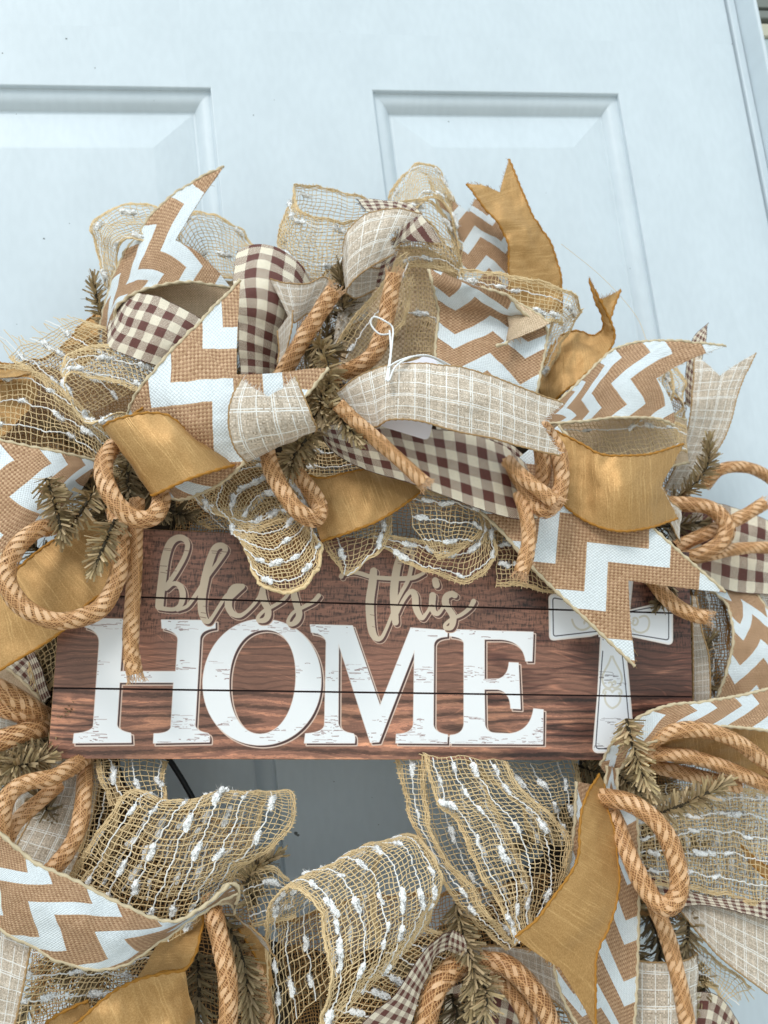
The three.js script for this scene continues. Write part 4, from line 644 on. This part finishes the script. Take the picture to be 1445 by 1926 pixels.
netting('round mesh tube hanging over the sign', [0, 1, 2, 3, 4, 5, 6, 7, 8, 9, 10, 11, 12, 13].map((k) => { const a = k / 13 * 2 * Math.PI + 0.4, ca = Math.cos(a), sa = Math.sin(a); return [[538 + 67 * ca, 1044 + 68 * sa, 17.6 - 1.2 * sa * -1], [515 + 70 * ca, 985 + 66 * sa, 16.6 + 2 * sa], [480 + 76 * ca, 935 + 62 * sa, 15 + 2.4 * sa], [430 + 82 * ca, 900 + 58 * sa, 13 + 2.4 * sa]]; }), { every: 5, sp: 2.9, rim: 0.85 });
netting('added dark lining for the shade inside the round mesh tube', [0, 1, 2, 3, 4, 5, 6, 7, 8, 9, 10, 11, 12, 13].map((k) => { const a = k / 13 * 2 * Math.PI + 0.9, ca = Math.cos(a), sa = Math.sin(a); return [[531 + 60 * ca, 1026 + 60 * sa, 16.8 + 1.2 * sa], [510 + 60 * ca, 980 + 56 * sa, 15.8 + 1.8 * sa], [478 + 62 * ca, 938 + 50 * sa, 14 + 2 * sa], [445 + 20 * ca, 912 + 18 * sa, 12 + 0.5 * sa]]; }), { plain: 1, sp: 1.9, dark: 1 });  // added second net, its dark colour stands in for shade in the opening
netting('mesh fanning out left of the mesh tube', [[[335, 925, 11], [430, 890, 12]], [[360, 975, 11.8], [450, 930, 13]], [[400, 1000, 12.4], [470, 985, 13.6]]], { sp: 3.4, every: 7 });
netting('pointed mesh loop below the gold fold', [[[606, 1008, 14.8], [735, 970, 14.8]], [[618, 1032, 15.2], [730, 1005, 15.2]], [[634, 1058, 15.4], [705, 1045, 15.4]], [[646, 1080, 15.4], [655, 1082, 15.4]]], { every: 6 });
netting('outer mesh loop over the word this', [[[700, 1000, 14.6], [712, 1024, 14.9]], [[775, 1015, 14.8], [762, 1053, 15.2]], [[840, 1025, 15], [820, 1081, 15.4]], [[890, 1010, 15], [872, 1093, 15.4]], [[905, 970, 14.8], [915, 1075, 15.2]], [[895, 940, 14.4], [934, 1020, 15]], [[880, 920, 14], [920, 960, 14.2]]]);
netting('inner mesh loop below the gingham', [[[752, 915, 15], [772, 950, 15.6], [785, 1000, 16], [822, 1049, 16.2]], [[800, 920, 15.6], [812, 955, 16], [818, 1000, 16.4], [830, 1049, 16.2]], [[850, 930, 15.8], [850, 960, 16.2], [845, 1005, 16.4], [845, 1046, 16.2]], [[885, 935, 15.2], [888, 965, 15.6], [878, 1005, 15.8], [860, 1040, 16]], [[918, 945, 14.4], [910, 985, 15], [895, 1012, 15.4], [868, 1034, 15.8]]]);
netting('mesh corner under the chevron ribbon', [[[928, 960, 14.2], [932, 1030, 14.4], [934, 1097, 14.6]], [[985, 965, 14.2], [990, 1035, 14.4], [992, 1104, 14.6]], [[1050, 975, 14], [1055, 1040, 14.2], [1058, 1118, 14.4]]]);
ribbon(C, 'chevron ribbon with a notched end over the cross', [[880, 940, 15, 1050, 800, 15.6], [945, 1001, 15.8, 1112, 872, 16.4], [1007, 1073, 16.2, 1182, 950, 16.8, 0.2], [1090, 1153, 16.6, 1272, 1032, 17.2, 0.1], [1195, 1253, 16.8, 1365, 1114, 17.2]], { v1: 1.0, u0: 0.2, wob: 0.4 });
rope('short straw rope end over the chevron', [[978, 930, 17.4], [990, 970, 18.2], [995, 1010, 18.5], [990, 1045, 18.6], [980, 1078, 18.6]], { r: 4.9, fray1: 1 });
rope('double straw rope loop beside the gold band', [[1010, 930, 17], [1022, 890, 18], [1018, 850, 18.2], [1012, 815, 18]], { r: 5.2 });
rope('straw rope loop beside the gold band', [[1016, 800, 17.4], [1036, 822, 18], [1052, 858, 18.4], [1056, 905, 18.6], [1045, 945, 18.6], [1020, 960, 18.4], [996, 930, 18], [965, 880, 17]], { r: 5.4 });
rope('straw rope end on the gingham at the right', [[955, 868, 17.6], [985, 898, 18.8], [1015, 922, 19.2], [1044, 944, 19.4]], { r: 5, fray1: 1 });
rope('straw rope end over the right arm of the cross', [[1222, 1085, 14], [1248, 1118, 15], [1275, 1142, 15.4], [1305, 1156, 15.6], [1328, 1161, 15.8]], { r: 5.4, fray1: 1 });
sprig('', [[1265, 1105, 14], [1250, 1128, 14.2], [1238, 1140, 14.4]], { len: 9, dim: 0.6 });
// --- right edge ---
ribbon(P, 'plaid ribbon below the gingham at the far right', [[1340, 1085, 6.4, 1480, 1090, 6], [1390, 1130, 7.4, 1480, 1140, 6.4], [1440, 1190, 7.6, 1490, 1190, 6.8], [1480, 1235, 7.6, 1500, 1225, 7]]);
ribbon(C, 'chevron loop right of the sign', [[1330, 1105, 8, 1400, 1090, 7], [1368, 1140, 9.4, 1440, 1140, 8], [1378, 1190, 10.2, 1480, 1195, 9, 0.3], [1374, 1240, 10.4, 1490, 1265, 9.4, 0.4], [1352, 1305, 10.2, 1470, 1330, 9.4, 0.2], [1330, 1345, 9.8, 1440, 1370, 9]], { u0: 0.2, iso: 0, sk: 0.01 });
ribbon(P, 'narrow plaid strip along the right side of the sign', [[1302, 1120, 12.4, 1310, 1122, 12.6], [1303, 1185, 12.6, 1320, 1185, 13], [1304, 1245, 12.6, 1334, 1240, 13.2], [1304, 1335, 12.4, 1337, 1335, 13]]);
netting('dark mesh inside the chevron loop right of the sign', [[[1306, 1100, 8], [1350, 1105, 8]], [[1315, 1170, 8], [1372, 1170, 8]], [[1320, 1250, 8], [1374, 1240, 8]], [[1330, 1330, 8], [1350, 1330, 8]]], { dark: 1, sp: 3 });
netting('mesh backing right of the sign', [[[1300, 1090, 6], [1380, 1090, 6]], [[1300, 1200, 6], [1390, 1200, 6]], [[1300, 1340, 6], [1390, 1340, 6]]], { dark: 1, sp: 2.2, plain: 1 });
ribbon(C, 'chevron ribbon edge at the lower right corner of the sign', [[1128, 1440, 13, 1150, 1470, 13.4], [1164, 1380, 14.6, 1192, 1415, 15], [1205, 1348, 15.4, 1238, 1390, 15.8], [1252, 1329, 15.6, 1272, 1372, 16.2], [1320, 1320, 15.6, 1326, 1366, 16.4, 0.2], [1390, 1309, 15.2, 1392, 1368, 16], [1475, 1288, 14.6, 1478, 1380, 15.4]], { u0: 0.1, iso: 0, vr: [0, 0.5], sk: 0.012 });
ribbon(A, 'gold edge under the chevron ribbon at the right', [[1195, 1415, 14.6, 1200, 1440, 13.6], [1240, 1383, 15.4, 1250, 1430, 13.6], [1290, 1368, 15.8, 1300, 1430, 13.4], [1350, 1361, 15.8, 1360, 1440, 13.2], [1430, 1368, 15, 1440, 1465, 13], [1490, 1385, 14.6, 1500, 1480, 12.6]]);
rope('upper rope of the loop at the lower right of the sign', [[1212, 1410, 14.6], [1240, 1385, 15.6], [1290, 1372, 16.2], [1345, 1378, 16.4], [1395, 1400, 16.4], [1440, 1435, 16], [1480, 1470, 15.4]], { r: 5.2 });
rope('middle rope at the lower right of the sign', [[1205, 1420, 14], [1250, 1418, 15], [1310, 1426, 15.4], [1370, 1446, 15.6], [1425, 1470, 15.4], [1480, 1492, 15]], { r: 5.2 });
rope('lower rope at the lower right of the sign', [[1225, 1440, 13], [1275, 1452, 13.8], [1330, 1464, 14], [1390, 1480, 14]], { r: 5 });
sprig('', [[1178, 1352, 16.6], [1190, 1400, 17.2], [1206, 1446, 17.4], [1222, 1490, 17.2]], { len: 12, per: 7, dim: 1.15 }); sprig('', [[1240, 1530, 15], [1290, 1512, 16], [1330, 1492, 16.4], [1362, 1474, 16.4]], { len: 12, per: 7 });
sprig('', [[1150, 1450, 13], [1180, 1470, 14], [1215, 1500, 15]], { len: 13, dim: 0.8 }); sprig('', [[1090, 1440, 10], [1120, 1450, 11], [1170, 1460, 12]], { len: 14, dim: 0.6 });
ribbon(C, 'chevron sliver behind the sprig', [[1142, 1440, 14, 1160, 1445, 14.6], [1138, 1480, 14, 1160, 1480, 14.6], [1145, 1520, 13.6, 1170, 1520, 14]]);
// --- lower left ---
netting('small mesh under the sign at the left', [[[180, 1425, 11], [312, 1430, 11]], [[195, 1465, 11.6], [310, 1465, 11.6]], [[210, 1515, 12], [315, 1515, 12]]].map((r) => r));
netting('mesh gathered behind the ropes at the left', [[[170, 1435, 10.5], [215, 1440, 10.5]], [[165, 1520, 11], [225, 1520, 11]], [[150, 1600, 11], [200, 1620, 11]]], { sp: 3 });
ribbon(P, 'plaid ribbon behind the ropes at the lower left', [[95, 1420, 9.5, 195, 1435, 9.5], [85, 1490, 10.2, 182, 1500, 10.2], [55, 1545, 10.6, 165, 1570, 10.6], [20, 1610, 10.6, 130, 1650, 10.6]]);
ribbon(P, 'plaid fold between the ropes at the lower left', [[-20, 1540, 9.6, -20, 1620, 9.6], [25, 1500, 9.8, 30, 1590, 9.8], [70, 1470, 9.8, 80, 1540, 9.8]]);
rope('upper rope of the loop at the lower left', [[175, 1415, 9.6], [138, 1441, 12.6], [97, 1463, 14], [50, 1472, 14.4], [18, 1494, 14.8], [4, 1535, 15], [8, 1590, 14.8], [18, 1650, 14]], { r: 5.2 });
rope('inner rope of the loop at the lower left', [[110, 1475, 12], [80, 1502, 12.8], [45, 1532, 13.4], [18, 1565, 13.8], [-2, 1625, 14]], { r: 5 });
rope('hanging rope under the left end of the sign', [[162, 1420, 9.4], [158, 1490, 12.4], [150, 1550, 13.6], [128, 1600, 14], [92, 1640, 14], [50, 1660, 13]], { r: 5.2 });
netting('broad mesh roll with white yarns at the lower left', [[[105, 1690, 12.6], [215, 1760, 13.6], [330, 1765, 13.6], [415, 1705, 12.4]], [[150, 1620, 13.6], [245, 1680, 15], [350, 1690, 15], [450, 1640, 13.6]], [[192, 1555, 14], [280, 1600, 15.6], [390, 1600, 15.6], [520, 1585, 13.8]], [[238, 1496, 13.6], [330, 1516, 15], [430, 1502, 14.6], [556, 1535, 13]], [[268, 1490, 12.6], [350, 1504, 13.4], [450, 1488, 12.6], [548, 1490, 11.6]], [[290, 1500, 11.4], [370, 1520, 11.6], [460, 1496, 11], [525, 1486, 10.6]]], { every: 4 });
netting('mesh layer behind the broad mesh roll', [[[150, 1660, 10.5], [300, 1690, 10.5], [430, 1650, 10.5]], [[220, 1580, 11], [340, 1600, 11], [480, 1570, 11]], [[260, 1515, 11], [380, 1525, 11], [500, 1505, 11]]], { sp: 3.2, every: 4 });
ribbon(C, 'wide chevron loop across the lower left', [[-5, 1560, 16.6, -60, 1705, 15.4], [62, 1620, 17, 8, 1752, 16.6, 0.8], [140, 1656, 17.2, 92, 1798, 17, 1.2], [215, 1693, 17.2, 160, 1820, 17.2, 1.2], [285, 1725, 17, 235, 1812, 17, 0.8], [338, 1731, 16.6, 305, 1768, 16.6, 0.3], [398, 1694, 16, 400, 1705, 15.6], [432, 1664, 15.4, 446, 1680, 14.8]], { u0: 0.35, iso: 0, us: 0.9, sk: 0.028 });
ribbon(C, 'rolled brown edge at the end of the chevron loop', [[395, 1700, 14.4, 350, 1728, 14.6], [425, 1668, 15.2, 400, 1700, 14], [446, 1672, 15, 436, 1700, 13.6], [444, 1700, 14, 440, 1720, 13]], { back: true });
netting('mesh folds at the bottom left', [[[60, 1765, 10.6], [10, 1860, 12], [-30, 1960, 12]], [[160, 1790, 11], [110, 1850, 12.6], [70, 1960, 12.6]], [[250, 1800, 11], [190, 1850, 12.4], [150, 1960, 12.4]], [[310, 1790, 10.4], [270, 1860, 11], [230, 1960, 11]]], { every: 4 });
ribbon(P, 'pale plaid ribbon in the bottom left corner', [[-60, 1720, 15, 60, 1765, 15.4], [-60, 1800, 15.6, 46, 1840, 16], [-60, 1960, 15.8, 20, 1965, 16]], { u0: 0.4 });
ribbon(A, 'gold fold under the chevron loop at the bottom left', [[378, 1706, 13.4, 352, 1720, 12], [375, 1776, 14.2, 300, 1770, 12.4], [347, 1824, 14.2, 262, 1840, 12.6], [300, 1832, 14, 240, 1870, 12.6]], { edges: [0] });
ribbon(A, 'broad gold ribbon at the bottom left', [[90, 1952, 14, 130, 2080, 14], [142, 1926, 14.4, 200, 2070, 14.8], [194, 1880, 14.8, 260, 2040, 15.2, 0.4], [244, 1848, 14.8, 312, 2010, 15, -0.2], [296, 1833, 14.4, 350, 1985, 14.4, 0.2], [347, 1823, 14, 375, 1960, 13.6]], { edges: [0], wob: 2.2, u0: 0.3 });
ribbon(A, 'small gold loop at the bottom left', [[60, 1950, 13.4, 80, 2000, 13.4], [110, 1908, 13.8, 130, 1960, 13.6], [166, 1886, 13.8, 175, 1920, 13.6]], { edges: [0] });
rope('thick straw rope hanging at the lower left', [[396, 1690, 12.6], [405, 1730, 14], [418, 1785, 15], [428, 1840, 15.4], [430, 1900, 15.4], [424, 1960, 15]], { r: 5.8 });
rope('straw rope behind the gold ribbon at the bottom', [[332, 1815, 12.6], [325, 1870, 13.2], [318, 1960, 13.4]], { r: 5.2 });
rope('dark straw rope behind the sprig at the bottom', [[460, 1740, 10.5], [480, 1800, 11], [495, 1870, 11.4], [505, 1960, 11.4]], { r: 5.2 });
sprig('', [[420, 1720, 11], [455, 1800, 12], [470, 1880, 12.6], [480, 1950, 12.6]], { len: 14, per: 7, dim: 0.8 }); sprig('', [[370, 1790, 10], [375, 1860, 11], [370, 1940, 11]], { len: 15, dim: 0.6 }); sprig('', [[450, 1650, 10], [490, 1630, 11], [520, 1610, 11]], { len: 12, dim: 0.9 }); sprig('', [[480, 1700, 10.5], [465, 1660, 11.4], [490, 1620, 11.6]], { len: 12 });
ribbon(P, 'dull plaid edge beside the mesh roll', [[440, 1720, 12.6, 470, 1740, 13], [470, 1745, 12.8, 500, 1770, 13.2], [505, 1785, 12.4, 520, 1810, 12.8]]);
ribbon(A, 'dark gold sliver beside the mesh roll', [[450, 1745, 11.4, 470, 1745, 11.6], [480, 1800, 11.6, 500, 1790, 11.8], [500, 1870, 11.6, 515, 1850, 11.8]], { edges: [0] });
// --- lower centre ---
netting('small mesh between the two mesh rolls', [[[445, 1650, 11.4], [480, 1740, 12]], [[490, 1628, 11.6], [520, 1730, 12.4]], [[545, 1650, 11.6], [555, 1720, 12.4]]], { every: 4 });
netting('large mesh roll in the lower centre', [[[512, 1960, 10.8], [575, 1900, 10.6], [655, 1820, 10.2], [712, 1770, 9.8]], [[500, 1790, 12], [560, 1745, 11.8], [640, 1690, 11], [705, 1650, 10.4]], [[508, 1700, 13.6], [580, 1655, 13], [655, 1616, 12.2], [730, 1588, 11.4]], [[550, 1668, 15], [630, 1622, 14.6], [710, 1588, 13.6], [770, 1572, 12.6]], [[595, 1704, 16.4], [680, 1650, 16], [755, 1606, 15], [806, 1592, 13.8]], [[614, 1775, 17], [705, 1715, 16.8], [780, 1675, 15.8], [829, 1645, 14.6]], [[618, 1850, 17], [705, 1795, 16.8], [775, 1745, 15.8], [822, 1695, 14.4]], [[598, 1950, 16], [670, 1880, 16], [740, 1815, 15], [800, 1740, 13.6]]], { every: 4, rim: 0.4 });
netting('mesh folds under the large mesh roll', [[[580, 1960, 10], [690, 1830, 11], [790, 1740, 11]], [[650, 1960, 11], [745, 1850, 12], [830, 1760, 12]], [[740, 1960, 11], [800, 1870, 12], [860, 1780, 12]]], { every: 4 });
netting('outer leaf of the mesh loop right of the hole', [[[745, 1420, 12], [798, 1420, 13]], [[762, 1495, 12.4], [802, 1500, 13.4]], [[782, 1566, 12.8], [815, 1575, 13.6]], [[845, 1675, 13], [884, 1668, 14]], [[896, 1738, 13], [930, 1735, 14]], [[952, 1785, 12.6], [968, 1775, 13.4]]], { every: 4, sp: 3.4 });
netting('mesh seen through behind the right mesh loop', [[[790, 1440, 10.5], [900, 1440, 10.5]], [[810, 1560, 11], [940, 1540, 11]], [[870, 1670, 11.5], [990, 1650, 11.5]], [[950, 1770, 11.6], [1000, 1750, 11.6]]], { every: 4 });
netting('broad mesh leaf under the sign at the right', [[[798, 1420, 13.6], [870, 1425, 14], [950, 1432, 13]], [[816, 1495, 14.2], [900, 1485, 15], [985, 1490, 14]], [[858, 1546, 14.8], [945, 1540, 15.8], [1062, 1560, 14.4]], [[896, 1622, 15.2], [975, 1610, 16], [1066, 1635, 14.6]], [[937, 1704, 15.2], [990, 1690, 15.8], [1045, 1695, 14.4]], [[964, 1770, 14.8], [980, 1766, 15], [1000, 1765, 14]]], { every: 4 });
netting('mesh behind the broad mesh leaf', [[[880, 1428, 11], [980, 1435, 11.4], [1080, 1430, 11]], [[930, 1475, 11.4], [1020, 1490, 12], [1090, 1480, 11.4]], [[980, 1520, 11.4], [1040, 1535, 12], [1095, 1530, 11.4]], [[1000, 1580, 10.6], [1050, 1590, 11], [1095, 1590, 10.6]]]);
ribbon(G, 'twisted gingham ribbon at the bottom centre', [[852, 1753, 14, 860, 1782, 14], [828, 1760, 14.6, 822, 1798, 14], [786, 1806, 15, 804, 1838, 14.2, 0.2], [745, 1868, 15.2, 783, 1890, 14.4, 0.2], [690, 1918, 15.2, 765, 1945, 14.4], [655, 1960, 15, 750, 1985, 14.4]]);
ribbon(G, 'gingham knot at the bottom centre', [[842, 1790, 13.6, 876, 1800, 13.6], [845, 1768, 14.4, 878, 1780, 14.2], [852, 1750, 14.6, 872, 1760, 14.4]]);
ribbon(P, 'plaid edge over the rope at the bottom centre', [[800, 1850, 12.6, 812, 1872, 13.2], [830, 1818, 13, 842, 1830, 13.6], [868, 1806, 13, 868, 1820, 13.6]]);
rope('thick rope bending down at the bottom centre', [[872, 1808, 12.4], [842, 1832, 13.2], [815, 1870, 13.8], [795, 1960, 13.8]], { r: 7.6 });
rope('thick rope arching right at the bottom centre', [[905, 1808, 12.4], [950, 1815, 13.2], [990, 1848, 13.8], [1020, 1890, 14], [1050, 1960, 13.6]], { r: 7 });
rope('second thick rope at the bottom centre', [[925, 1830, 11], [960, 1860, 11.6], [990, 1910, 12], [1005, 1970, 12]], { r: 6 });
ribbon(P, 'plaid ribbon over the rope at the bottom centre', [[872, 1782, 11, 880, 1800, 11.4], [940, 1780, 11.8, 950, 1815, 12.4], [1000, 1786, 12, 1010, 1860, 12.4], [1055, 1795, 11.6, 1060, 1900, 12], [1090, 1810, 11, 1100, 1960, 11]]);
ribbon(G, 'dark gingham below the sprig at the bottom centre', [[915, 1855, 9.8, 905, 1970, 9.8], [960, 1870, 10, 945, 1975, 10], [1005, 1910, 10, 985, 1980, 10]]);
ribbon(G, 'dark gingham in the gap at the bottom centre', [[840, 1860, 9.6, 830, 1960, 9.6], [870, 1850, 9.6, 860, 1960, 9.6]]);
sprig('', [[858, 1700, 12.6], [868, 1750, 13.2], [884, 1800, 13.8], [892, 1850, 14.2], [884, 1920, 14.4]], { len: 13, per: 7, dim: 0.9 }); sprig('', [[905, 1840, 13.8], [915, 1880, 14.8], [900, 1950, 15.2]], { len: 13, per: 7 }); sprig('', [[850, 1870, 11], [860, 1920, 12], [850, 1970, 12]], { len: 15, dim: 0.5 });
// --- lower right ---
ribbon(C, 'upright chevron ribbon behind the gold tail', [[1085, 1470, 13, 1190, 1490, 12.6], [1080, 1560, 13.6, 1200, 1560, 13.4], [1062, 1680, 14, 1202, 1690, 14, 0.3], [1042, 1795, 14.2, 1200, 1800, 14.2, 0.4], [1060, 1880, 14.2, 1196, 1890, 14.2, 0.4], [1110, 1965, 14, 1190, 1975, 14]], { u0: 0.12, wob: 0.4, iso: 0, sk: -0.04 });
ribbon(A, 'bright gold tail with a notch at the lower right', [[1128, 1456, 15.4, 1136, 1474, 15.2], [1101, 1502, 16.6, 1144, 1520, 16], [1091, 1557, 17.2, 1160, 1588, 16.6, 0.2], [1084, 1620, 17.6, 1163, 1672, 17, 0.3], [1046, 1682, 18, 1148, 1742, 17.4, 0.3], [1010, 1728, 18.2, 1121, 1806, 17.6, 0.2], [969, 1763, 18.2, 1122, 1935, 17.6]], { v1: 0.35, u0: 0.3, wob: 0.8 });
netting('mesh folds at the right with white yarns', [[[1180, 1500, 10.6], [1190, 1580, 12], [1200, 1660, 11.6]], [[1270, 1495, 11], [1285, 1570, 12.4], [1300, 1670, 12]], [[1360, 1485, 11.2], [1375, 1570, 12.6], [1390, 1690, 12]], [[1480, 1490, 11], [1480, 1590, 12], [1480, 1720, 11.6]]], { every: 4 });
netting('mesh layer behind the right mesh folds', [[[1180, 1480, 9], [1480, 1460, 9]], [[1190, 1560, 9], [1480, 1560, 9]], [[1200, 1690, 9], [1480, 1690, 9]]], { every: 4, sp: 3 });
ribbon(A, 'gold sliver at the right edge', [[1395, 1590, 11.4, 1410, 1620, 11.6], [1430, 1620, 11.6, 1440, 1650, 11.8], [1480, 1650, 11.4, 1480, 1690, 11.6]]);
ribbon(G, 'gingham strip at the lower right edge', [[1215, 1640, 10.4, 1225, 1700, 10.6], [1265, 1655, 11.2, 1275, 1705, 11.4], [1310, 1680, 11.8, 1320, 1702, 12], [1370, 1690, 12, 1378, 1712, 12.4], [1480, 1692, 11.6, 1480, 1740, 12.2]]);
ribbon(P, 'long plaid ribbon at the lower right edge', [[1280, 1680, 10.4, 1270, 1700, 10.6], [1306, 1687, 11, 1306, 1745, 11.6], [1356, 1698, 11.4, 1362, 1806, 12, 0.2], [1480, 1740, 11, 1480, 1895, 11.6]], { u0: 0.25 });
rope('straw rope loop at the lower right', [[1132, 1500, 15.6], [1180, 1508, 17], [1228, 1538, 18], [1258, 1580, 18.4], [1276, 1635, 18.6], [1276, 1680, 18.6], [1254, 1705, 18.4], [1225, 1686, 18], [1196, 1636, 17.4], [1170, 1578, 16.4], [1148, 1530, 15.4]], { r: 6 });
rope('straight straw rope at the lower right', [[1215, 1660, 14.6], [1238, 1716, 15.2], [1258, 1770, 15.4], [1276, 1840, 15.6], [1290, 1910, 15.6], [1298, 1970, 15.6]], { r: 5.4 });
ribbon(P, 'plaid loop with an open top at the lower right', [[1185, 1805, 12, 1185, 1965, 12], [1235, 1811, 12.6, 1235, 1965, 12.6, 0.2], [1288, 1806, 12.6, 1284, 1965, 12.6, 0.3], [1313, 1796, 11.8, 1308, 1955, 11.8]], { u0: 0.2 });
ribbon(P, 'inside of the plaid loop at the lower right', [[1313, 1796, 11.6, 1308, 1900, 11.6], [1295, 1782, 10.8, 1290, 1880, 10.8], [1278, 1778, 10.2, 1270, 1880, 10.2]]);
netting('mesh with a frayed corner at the lower right', [[[1285, 1745, 9.4], [1300, 1850, 10.4]], [[1330, 1790, 9.4], [1340, 1860, 10.4]], [[1412, 1856, 9.4], [1365, 1885, 10.4]]], { sp: 3.2, fr1: 8 });
ribbon(G, 'gingham in the bottom right corner', [[1300, 1865, 10.4, 1290, 1980, 10.6], [1345, 1870, 10.6, 1320, 1980, 10.8, 0.2], [1375, 1900, 10.2, 1350, 1985, 10.4], [1400, 1945, 9.6, 1385, 1990, 9.8]]);
sprig('', [[1290, 1700, 10], [1295, 1750, 11.4], [1288, 1790, 12]], { len: 11, dim: 0.75 }); sprig('', [[1220, 1720, 8], [1240, 1770, 9], [1240, 1830, 9.4]], { len: 15, dim: 0.4 }); sprig('', [[1300, 1830, 9], [1325, 1850, 10], [1315, 1890, 10.4]], { len: 11, dim: 0.8 });

// ---------- price tag and loose hair ----------
{
  const t = group('swing_tag', at(775, 750, 17.8)); tag(t, 'white card tag on a white string tucked behind the plaid tail', 'tag');
  const o = t.position, cardM = new THREE.MeshStandardMaterial({ color: 0xeeeaf0, roughness: 0.6 }), strM = new THREE.MeshStandardMaterial({ color: 0xeeeeec, roughness: 0.9 });
  const q = [at(711, 800, 17.9), at(806, 829, 18), at(866, 694, 17.6), at(812, 686, 17.6)].map((p) => p.sub(o));
  const ex = q[1].clone().sub(q[0]), w = ex.length(); ex.normalize(); const ey0 = q[2].clone().add(q[3]).multiplyScalar(0.5).sub(q[0].clone().add(q[1]).multiplyScalar(0.5)); const ey = ey0.clone().addScaledVector(ex, -ex.dot(ey0)).normalize(), ez = new THREE.Vector3().crossVectors(ex, ey), h = ey0.length() * 1.02;
  const s = new THREE.Shape(), r = 0.004, tw = 0.0065; s.moveTo(r, 0); s.lineTo(w - r, 0); s.quadraticCurveTo(w, 0, w, r); s.lineTo(w, h * 0.78); s.quadraticCurveTo(w * 0.72 + tw, h * 0.86, w * 0.62 + tw, h - 0.004); s.quadraticCurveTo(w * 0.62, h + 0.005, w * 0.62 - tw, h - 0.004); s.quadraticCurveTo(w * 0.3, h * 0.86, 0, h * 0.78); s.lineTo(0, r); s.quadraticCurveTo(0, 0, r, 0);
  const hole = new THREE.Path(); hole.absarc(w * 0.62, h - 0.0035, 0.0026, 0, 6.283, true); s.holes.push(hole);
  const g = new THREE.ExtrudeGeometry(s, { depth: 0.0005, bevelEnabled: false, curveSegments: 10 }); g.applyMatrix4(new THREE.Matrix4().makeBasis(ex, ey, ez).setPosition(q[0])); mesh('card', g, cardM, t);
  const line = (pts) => { const b = new Buf(), base = smoothPath(pts.map((p) => at(...p).sub(o)), 0.001); b.tube(base, (s2, a) => 0.00062 * (1 + 0.2 * Math.sin(s2 * 3500 + a)), 6, true); mesh('string', b.geo(), strM, t); };
  line([[736, 628, 17.4], [714, 628, 17.2], [698, 610, 17], [704, 596, 17.2], [726, 605, 17.6], [739, 618, 17.6], [737, 650, 18.4], [733, 690, 19.8], [730, 718, 20.7]]);
  line([[733, 622, 17.6], [735, 660, 18.6], [729, 700, 20], [727, 716, 20.6]]);
  line([[732, 716, 20.7], [744, 690, 20.2], [770, 673, 19.6], [800, 668, 19], [825, 676, 18.4], [848, 688, 17.9]]);
  line([[730, 690, 19.9], [752, 678, 19.8], [780, 670, 19.2], [812, 672, 18.6], [846, 690, 17.9]]);
  const hair = new Buf().tube(smoothPath([at(1056, 459, 9), at(1120, 510, 9.4), at(1167, 557, 10), at(1200, 600, 10.6), at(1216, 640, 11.6)], 0.003), 0.00018, 4);
  const hm = mesh('stray_thread', hair.geo(), MAT.jute); tag(hm, 'single thin stray thread arching at the upper right of the wreath', 'thread');
}
renderer.render(scene, camera);
